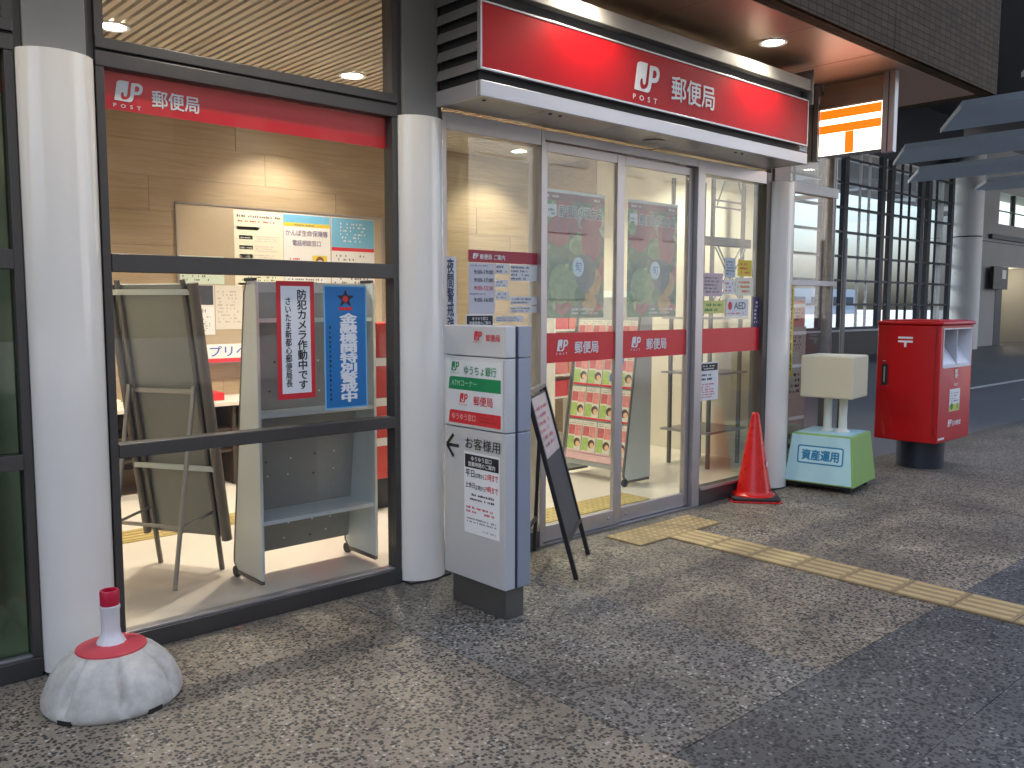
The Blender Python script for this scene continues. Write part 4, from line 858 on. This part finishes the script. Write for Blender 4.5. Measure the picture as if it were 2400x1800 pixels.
poster('photo_notice', 'small white notice with a dark photograph at its top on the pinboard', 3.026, 1.28, .275, .44, paper_m, p_photo)
poster('plain_notice', 'plain faint white notice right of the dark photograph on the pinboard', 3.31, 1.325, .26, .395, mat('off_white_paper', (.70, .66, .58), .7), lambda F: F.lines(3.33, 1.38, .22, .30, 10, mat('faint_ink', (.45, .42, .38), .7), dens=.4))
t = thing('printing_banner', 'white banner with blue hand-lettering and a red base below the pinboard', 'banner', (3.3, 3.45, 1.04))
F = face_y(t, 3.44); F.rect('banner_face', 2.6, 1.075, 1.5, .125, paper_m, 0, .02); F.rect('banner_base', 2.6, 1.04, 1.5, .034, red_ink, .004, .03); F.text('ゆうプリペイド', 2.93, 1.09, .85, .095, blue_ink, .012)
ct = thing('back_counter', 'counter with a pale top and dark shelves along the wood wall', 'counter', (3.5, 3.3, .02))
box('counter_top', 1.2, 5.2, 3.02, 3.59, .70, .735, mat('counter_white', (.72, .68, .60), .35), ct, .004)
for x in (1.2, 2.2, 3.2, 4.2, 5.17): box('upright', x, x+.03, 3.06, 3.58, .02, .6995, mat('dark_walnut', (.05, .035, .025), .5), ct)
for z in (.30, .48): box('shelf', 1.231, 5.169, 3.08, 3.57, z, z+.02, mat('dark_walnut', (.05, .035, .025), .5), ct)
box('back_board', 1.231, 5.169, 3.572, 3.588, .16, .6995, mat('dark_walnut2', (.035, .025, .02), .6), ct)
random.seed(11)
for i in range(7):
    x = 1.5+i*.50+random.uniform(-.1, .1); h_ = random.uniform(.06, .2)
    o = box('document_stack', x, x+.24, 3.15, 3.45, .736, .736+h_*.5, [paper_m, cream_paper, card_m, red_ink][i % 4], None, .004); tag(o, f'stack of papers on the back counter, {["first","second","third","fourth","fifth","sixth","seventh"][i]} from the left', 'paper stack', 'stacks on the back counter')
# red goods display at the right of the window, behind the rack
rg = thing('red_goods_stand', 'red goods stand partly hidden behind the empty display rack', 'stand', (3.45, 1.6, .02))
box('body', 3.25, 3.75, 1.45, 1.9, .25, 1.42, mat('stand_red', (.55, .05, .04), .5, 0, .3, 9), rg, .01); box('base', 3.28, 3.72, 1.48, 1.87, .018, .249, black_met, rg, .005)
for k in range(3): box('white_stripe', 3.262, 3.738, 1.446, 1.449, .5+.3*k, .56+.3*k, paper_m, rg)
box('tag_blue', 3.28, 3.40, 1.444, 1.4455, 1.24, 1.36, blue_ink, rg)
# red parcel shelf seen through the doors
rs = thing('parcel_shelf', 'white shelf of red parcel packs seen through the left glass door', 'shelf', (7.0, 2.6, .02))
for x in (6.55, 7.0, 7.44): box('upright', x, x+.02, 2.55, 2.85, .02, 1.62, conc_w, rs)
for k in range(5): box('shelf_board', 6.571, 7.439, 2.552, 2.85, .55+.24*k, .57+.24*k, conc_w, rs)
random.seed(5); k = 0
for r_ in range(4):
    for c in range(4):
        x = 6.59+.213*c+(.01 if c > 1 else 0); h_ = random.uniform(.13, .19)
        o = box('parcel_pack', x, x+.19, 2.57, 2.8, .5715+.24*r_, .5715+.24*r_+h_, mat(['pack_red', 'pack_coral', 'pack_orange'][k % 3], [(.60, .04, .05), (.66, .14, .10), (.66, .25, .08)][k % 3], .5, 0, .15, 20)); k += 1
        tag(o, f'red parcel pack on the white shelf, {["bottom", "second", "third", "top"][r_]} row, {["first", "second", "third", "last"][c]} from the left', 'parcel', 'parcel packs on the white shelf')
# steel rack with cross bracing by the partition
sr = thing('steel_rack', 'steel storage rack with crossed bracing behind the right side pane', 'rack', (7.0, .8, .02))
for x in (6.79, 7.28):
    for y in (.75, 1.2): box('upright', x, x+.03, y, y+.03, .018, 2.75, tube_m, sr)
for z in (.35, .9, 1.42): box('shelf', 6.72, 7.36, .72, 1.26, z, z+.02, steel_m, sr)
box('top_beam', 6.60, 7.34, .70, .745, 2.09, 2.17, mat('brown_beam', (.10, .045, .035), .6), sr)
for z in (2.44, 2.50): box('rail', 6.825, 7.275, .752, .77, z, z+.016, tube_m, sr)
for z0, z1, y in ((1.5, 2.08, .738), (1.58, 2.16, .75)):
    bar('brace', (6.80, y, z0), (7.30, y, z1), .008, .016, tube_m, sr); bar('brace', (6.80, y-.009, z1), (7.30, y-.009, z0), .008, .016, tube_m, sr)
bar('brace', (6.82, .735, 2.46), (6.97, .735, 2.75), .008, .014, tube_m, sr); bar('brace', (7.28, .735, 2.46), (7.13, .735, 2.75), .008, .014, tube_m, sr)
# boxes behind the corner glazing
cb = [(6.86, .10, .22, .20, .018, .62, 'large plain cardboard carton standing behind the corner glazing', card_m), (6.86, .10, .22, .20, .621, 1.32, 'tall open cardboard carton stacked behind the corner glazing', card_m), (7.12, .14, .30, .26, .018, .70, 'lower printed carton behind the corner glazing', card_g), (7.12, .14, .30, .26, .701, 1.10, 'middle printed carton in the stack behind the corner glazing', card_g), (7.13, .14, .28, .26, 1.101, 1.36, 'printed carton below the red parcel behind the corner glazing', card_g), (7.14, .15, .26, .24, 1.361, 1.60, 'red and white parcel on top of the stack behind the corner glazing', mat('parcel_salmon', (.62, .24, .20), .6, 0, .2, 8))]
for x, y, w_, d_, z0, z1, lb, m in cb:
    o = thing('carton', lb, 'box', (x+w_/2, y+d_/2, z0), group='cartons behind the corner glazing')
    box('carton_body', x, x+w_, y, y+d_, z0, z1, m, o, .004); F = face_y(o, y-.0005)
    if m is not card_m: F.lines(x+.03, z0+.05, w_*.7, (z1-z0)*.5, 4, black_m, dens=.55); F.rect('tape', x, z0+(z1-z0)*.72, w_, .03, paper_m)
    else: F.rect('tape', x+w_*.4, z0, .045, z1-z0, mat('brown_tape', (.38, .25, .12), .3), .001)
o = bpy.data.objects
t = notice('yellow_strip', 'yellow vertical strip with black characters on the corner glazing', loc=(6.9, 0, .95)); F = face_y(t, .0035); F.rect('sheet', 6.845, .93, .095, .80, yellow_m); F.text('防犯カメラ作動中', 6.865, .96, .052, .74, black_m, .04, None, True)
# left bay: pale cabinet and slip
struct(box('wall_light_block', 1.0, 1.04, .06, 1.45, .018, 3.19, wallcream)); struct(box('wall_light_block', -1.19, .995, 1.40, 1.45, .018, 3.19, mat('olive_light_block', (.16, .18, .13), .7, 0, .3, 2)))  # partition and back screen added to block room light and darken the bay
lc = thing('pale_cabinet', 'pale grey machine cabinet dimly seen behind the left window', 'cabinet', (.3, .9, .02))
box('body', -.2, .66, .55, 1.2, .018, 1.35, mint_m, lc, .02); box('dark_panel', -.1, .55, .535, .5495, .95, 1.25, dgrey_m, lc); box('shelf', -.2, .7, .40, .55, .50, .54, steel_m, lc); box('vent', .30, .5, .5435, .5495, .30, .36, black_m, lc)
t = notice('left_slip_notice', 'pale paper slip with vertical lettering behind the left window', loc=(.76, .02, 1.0)); F = face_y(t, .03); F.rect('sheet', .70, 1.02, .10, .60, cream_paper); F.lines(.715, 1.05, .06, .54, 14, grey_ink)

# ================================================================== BACKGROUND
# plaza roof with hanging panels
rf = struct(box('plaza_roof', 10.6, 70, -1.5, 22, 8.2, 8.6, roof_m))  # back and left edges stretched out of view to block the sun
bl_ = [(14.9, .3), (19.0, 3.3), (23.0, 6.2), (27.0, 7.5), (31.0, 7.0), (35.0, 6.0), (39.0, 5.0)]
for i, (x, ye) in enumerate(bl_):
    o = thing('ceiling_panel', 'slate-blue hanging ceiling panel nearest the tiled overhang corner' if i == 0 else f'slate-blue hanging ceiling panel over the plaza, {["", "second", "third", "fourth", "fifth", "sixth", "seventh"][i]} from the overhang', 'ceiling panel', (x+1.4, -5, 5.4), group='hanging ceiling panels over the plaza')
    za, zb_ = 5.55, 5.55; x2 = x+2.3
    hexa('panel', [(x, ye, za), (x, -1.4, za), (x2, -1.4, zb_), (x2, ye+1.3, zb_), (x, ye, za+.14), (x, -1.4, za+.14), (x2, -1.4, zb_+.14), (x2, ye+1.3, zb_+.14)][::1], baffle_m, o)
    bar('edge_trim', (x+.02, ye+.035, za+.03), (x2, ye+1.335, zb_+.03), .03, .09, white_let, o)
    for y in (-.6,): tube('hanger_rod', (x+1.6, y, 5.6), (x+1.6, y, 8.25), .03, navy_m, o, 6)
# far curtain wall on a low dark wall
cw = thing('curtain_wall', 'far navy steel curtain wall with a grid of glass panes', 'glass wall', (27, 9, .8))
for i in range(8): box('rail', 15, 33.6, 8.93, 9.07, .80+.725*i, .87+.725*i, navy_m, cw)
vx = [15.2, 18.2, 21.2, 23.9, 25.2, 27.65, 28.3, 30.6, 31.2, 33.2]
for x in vx: box('mullion', x, x+.26, 8.92, 9.06, .80, 6.2, navy_m, cw)
for x in (16.6, 17.2, 19.6, 20.3, 22.4, 24.6, 26.3, 26.9, 29.2, 29.8, 32.0, 32.5): box('fin', x, x+.05, 8.96, 9.03, .8, 6.2, blwhite_m if int(x*10) % 2 else navy_m, cw)
ed_ = [15.0]+vx
for a, b in zip(vx[:-1], vx[1:]):
    for i in range(7):
        if b-a > .7: box('pane', a+.265, b-.005, 8.99, 9.0, .875+.725*i, .795+.725*(i+1), glass_f, cw)
box('spandrel', 8.7, 34.0, 8.95, 9.1, 6.2, 8.25, navy_m, cw)
lw = thing('low_wall', 'low dark wall with a pale coping under the far glass wall', 'wall', (24, 8.9, 0)); box('wall_body', 12, 33.6, 8.75, 9.2, -.01, .74, mat('dark_stone', (.05, .052, .055), .6, 0, .2, 1), lw); box('coping', 12, 33.6, 8.68, 9.25, .741, .80, mat('pale_coping', (.50, .55, .62), .5), lw, .01)
# round column and concrete building on the right
rc = thing('round_column', 'broad pale round column at the far end of the plaza', 'column', (33.6, 8.4, 0))
lathe('lower_shaft', [(.47, -.01), (.47, 3.93)], (33.1, 8.3, 0), blwhite_m, rc, 40); lathe('joint', [(.455, 3.93), (.455, 3.98)], (33.1, 8.3, 0), navy_m, rc, 40); lathe('upper_shaft', [(.47, 3.98), (.47, 7)], (33.1, 8.3, 0), blwhite_m, rc, 40)
cbd = thing('concrete_building', 'grey concrete building with a window band and a lit doorway at the far right', 'building', (42, 8.6, 0))
box('wall', 34.4, 36.6, 8.5, 10, -.01, 7.5, concw_m, cbd); box('wall', 36.6005, 60, 8.5, 10, 3.05, 4.66, concw_m, cbd); box('wall', 40.6, 60, 8.5, 10, -.01, 3.0495, concw_m, cbd); box('wall', 36.6005, 60, 8.5, 10, 5.86, 7.5, concw_m, cbd)
box('ledge', 35.6, 60, 8.35, 8.495, 4.05, 4.22, dgrey_m, cbd); box('joint_line', 34.4, 60, 8.488, 8.499, 3.92, 3.96, dgrey_m, cbd)
lit_win = mat('lit_office_ceiling', (.7, .7, .62), .6, emit=(.9, .92, .74), estr=.42)
box('window_interior', 36.6, 60, 9.6, 9.7, 4.66, 5.86, lit_win, cbd)
for i in range(13): box('window_mullion', 36.62+1.75*i, 36.74+1.75*i, 8.55, 8.72, 4.6605, 5.8595, black_met, cbd); 
for i in range(12): box('window_pane', 36.745+1.75*i, 38.365+1.75*i, 8.60, 8.61, 4.661, 5.859, glass_f, cbd)
box('window_rail', 36.62, 60, 8.56, 8.59, 5.15, 5.20, black_met, cbd)
box('doorway_back', 36.6, 40.6, 9.9, 9.99, -.01, 3.05, wallcream, cbd); box('doorway_side', 38.2, 38.4, 9.1, 9.89, -.01, 3.05, mat('doorway_warm', (.60, .52, .36), .6), cbd); box('doorway_pier', 36.7, 37.4, 8.52, 9.3, -.01, 3.04, dgrey_m, cbd)
l = bpy.data.lights.new('doorway_lamp', 'POINT'); l.energy = 14; l.color = (1, .85, .6); l.shadow_soft_size = .1; lo = bpy.data.objects.new('doorway_lamp', l); COL.objects.link(lo); lo.location = (39.2, 9.2, 2.8)
sg = thing('wayfinding_sign', 'small black sign by the far doorway', 'sign', (36.2, 8.3, 2.2)); box('sign_box', 35.5, 37.0, 8.2, 8.34, 2.15, 3.0, black_met, sg, .01); F = face_y(sg, 8.199); F.rect('white_symbol', 36.35, 2.55, .42, .33, white_let, .004); F.lines(35.7, 2.3, 1.1, .14, 1, grey_ink, .005)
# white road line and far kerb strip
o = struct(box('road_line', 14, 60, 2.25, 2.37, -.011, -.007, mat('road_paint', (.55, .56, .55), .6, 0, .2, 2)))
o = struct(box('road_line', 16, 19, .9, 1.0, -.011, -.007, MATS['road_paint']))
o = struct(box('kerb_strip', 13.42, 60, -.12, .0, -.011, .004, mat('kerb_sand', (.24, .2, .13), .7, 0, .1, 2)))
# buildings beyond
def block(x0, x1, y0, y1, h_, m, label, nx, nz, wm):
    t = thing('distant_building', label, 'building', ((x0+x1)/2, (y0+y1)/2, 0), group='distant buildings'); box('wall', x0, x1, y0, y1, 0, h_, m, t)
    yf = y0 if y0 > 0 else y1; s_ = -1 if y0 > 0 else 1
    for i in range(nx):
        for k in range(nz):
            a = x0+(x1-x0)*(i+.18)/nx; b = x0+(x1-x0)*(i+.82)/nx; z0 = 1.2+(h_-2)*(k+.15)/nz; z1 = 1.2+(h_-2)*(k+.75)/nz
            box('window', a, b, *sorted((yf+s_*.06, yf+s_*.01)), z0, z1, wm, t)
wd_ = mat('far_window_blue', (.05, .07, .10), .15)
block(95, 150, 70, 90, 4.2, mat('far_wall_pale', (.42, .44, .48), .7), 'pale distant building behind the far glass wall', 10, 1, wd_)
block(60, 84, 52, 62, 2.9, mat('far_wall_dark', (.10, .12, .16), .7), 'low dark distant building behind the far glass wall', 6, 1, wd_)
block(-30, 33, -46, -36, 22, mat('street_wall_brown', (.05, .047, .043), .7), 'dark brown building across the street, facing the shop', 14, 6, mat('dull_dark_window', (.03, .032, .035), .7, spec=.1))
block(34, 90, -50, -38, 20, mat('street_wall_white', (.30, .30, .30), .7), 'pale grey building across the street, right of the dark brown one', 9, 4, mat('pale_street_window', (.24, .26, .28), .5))
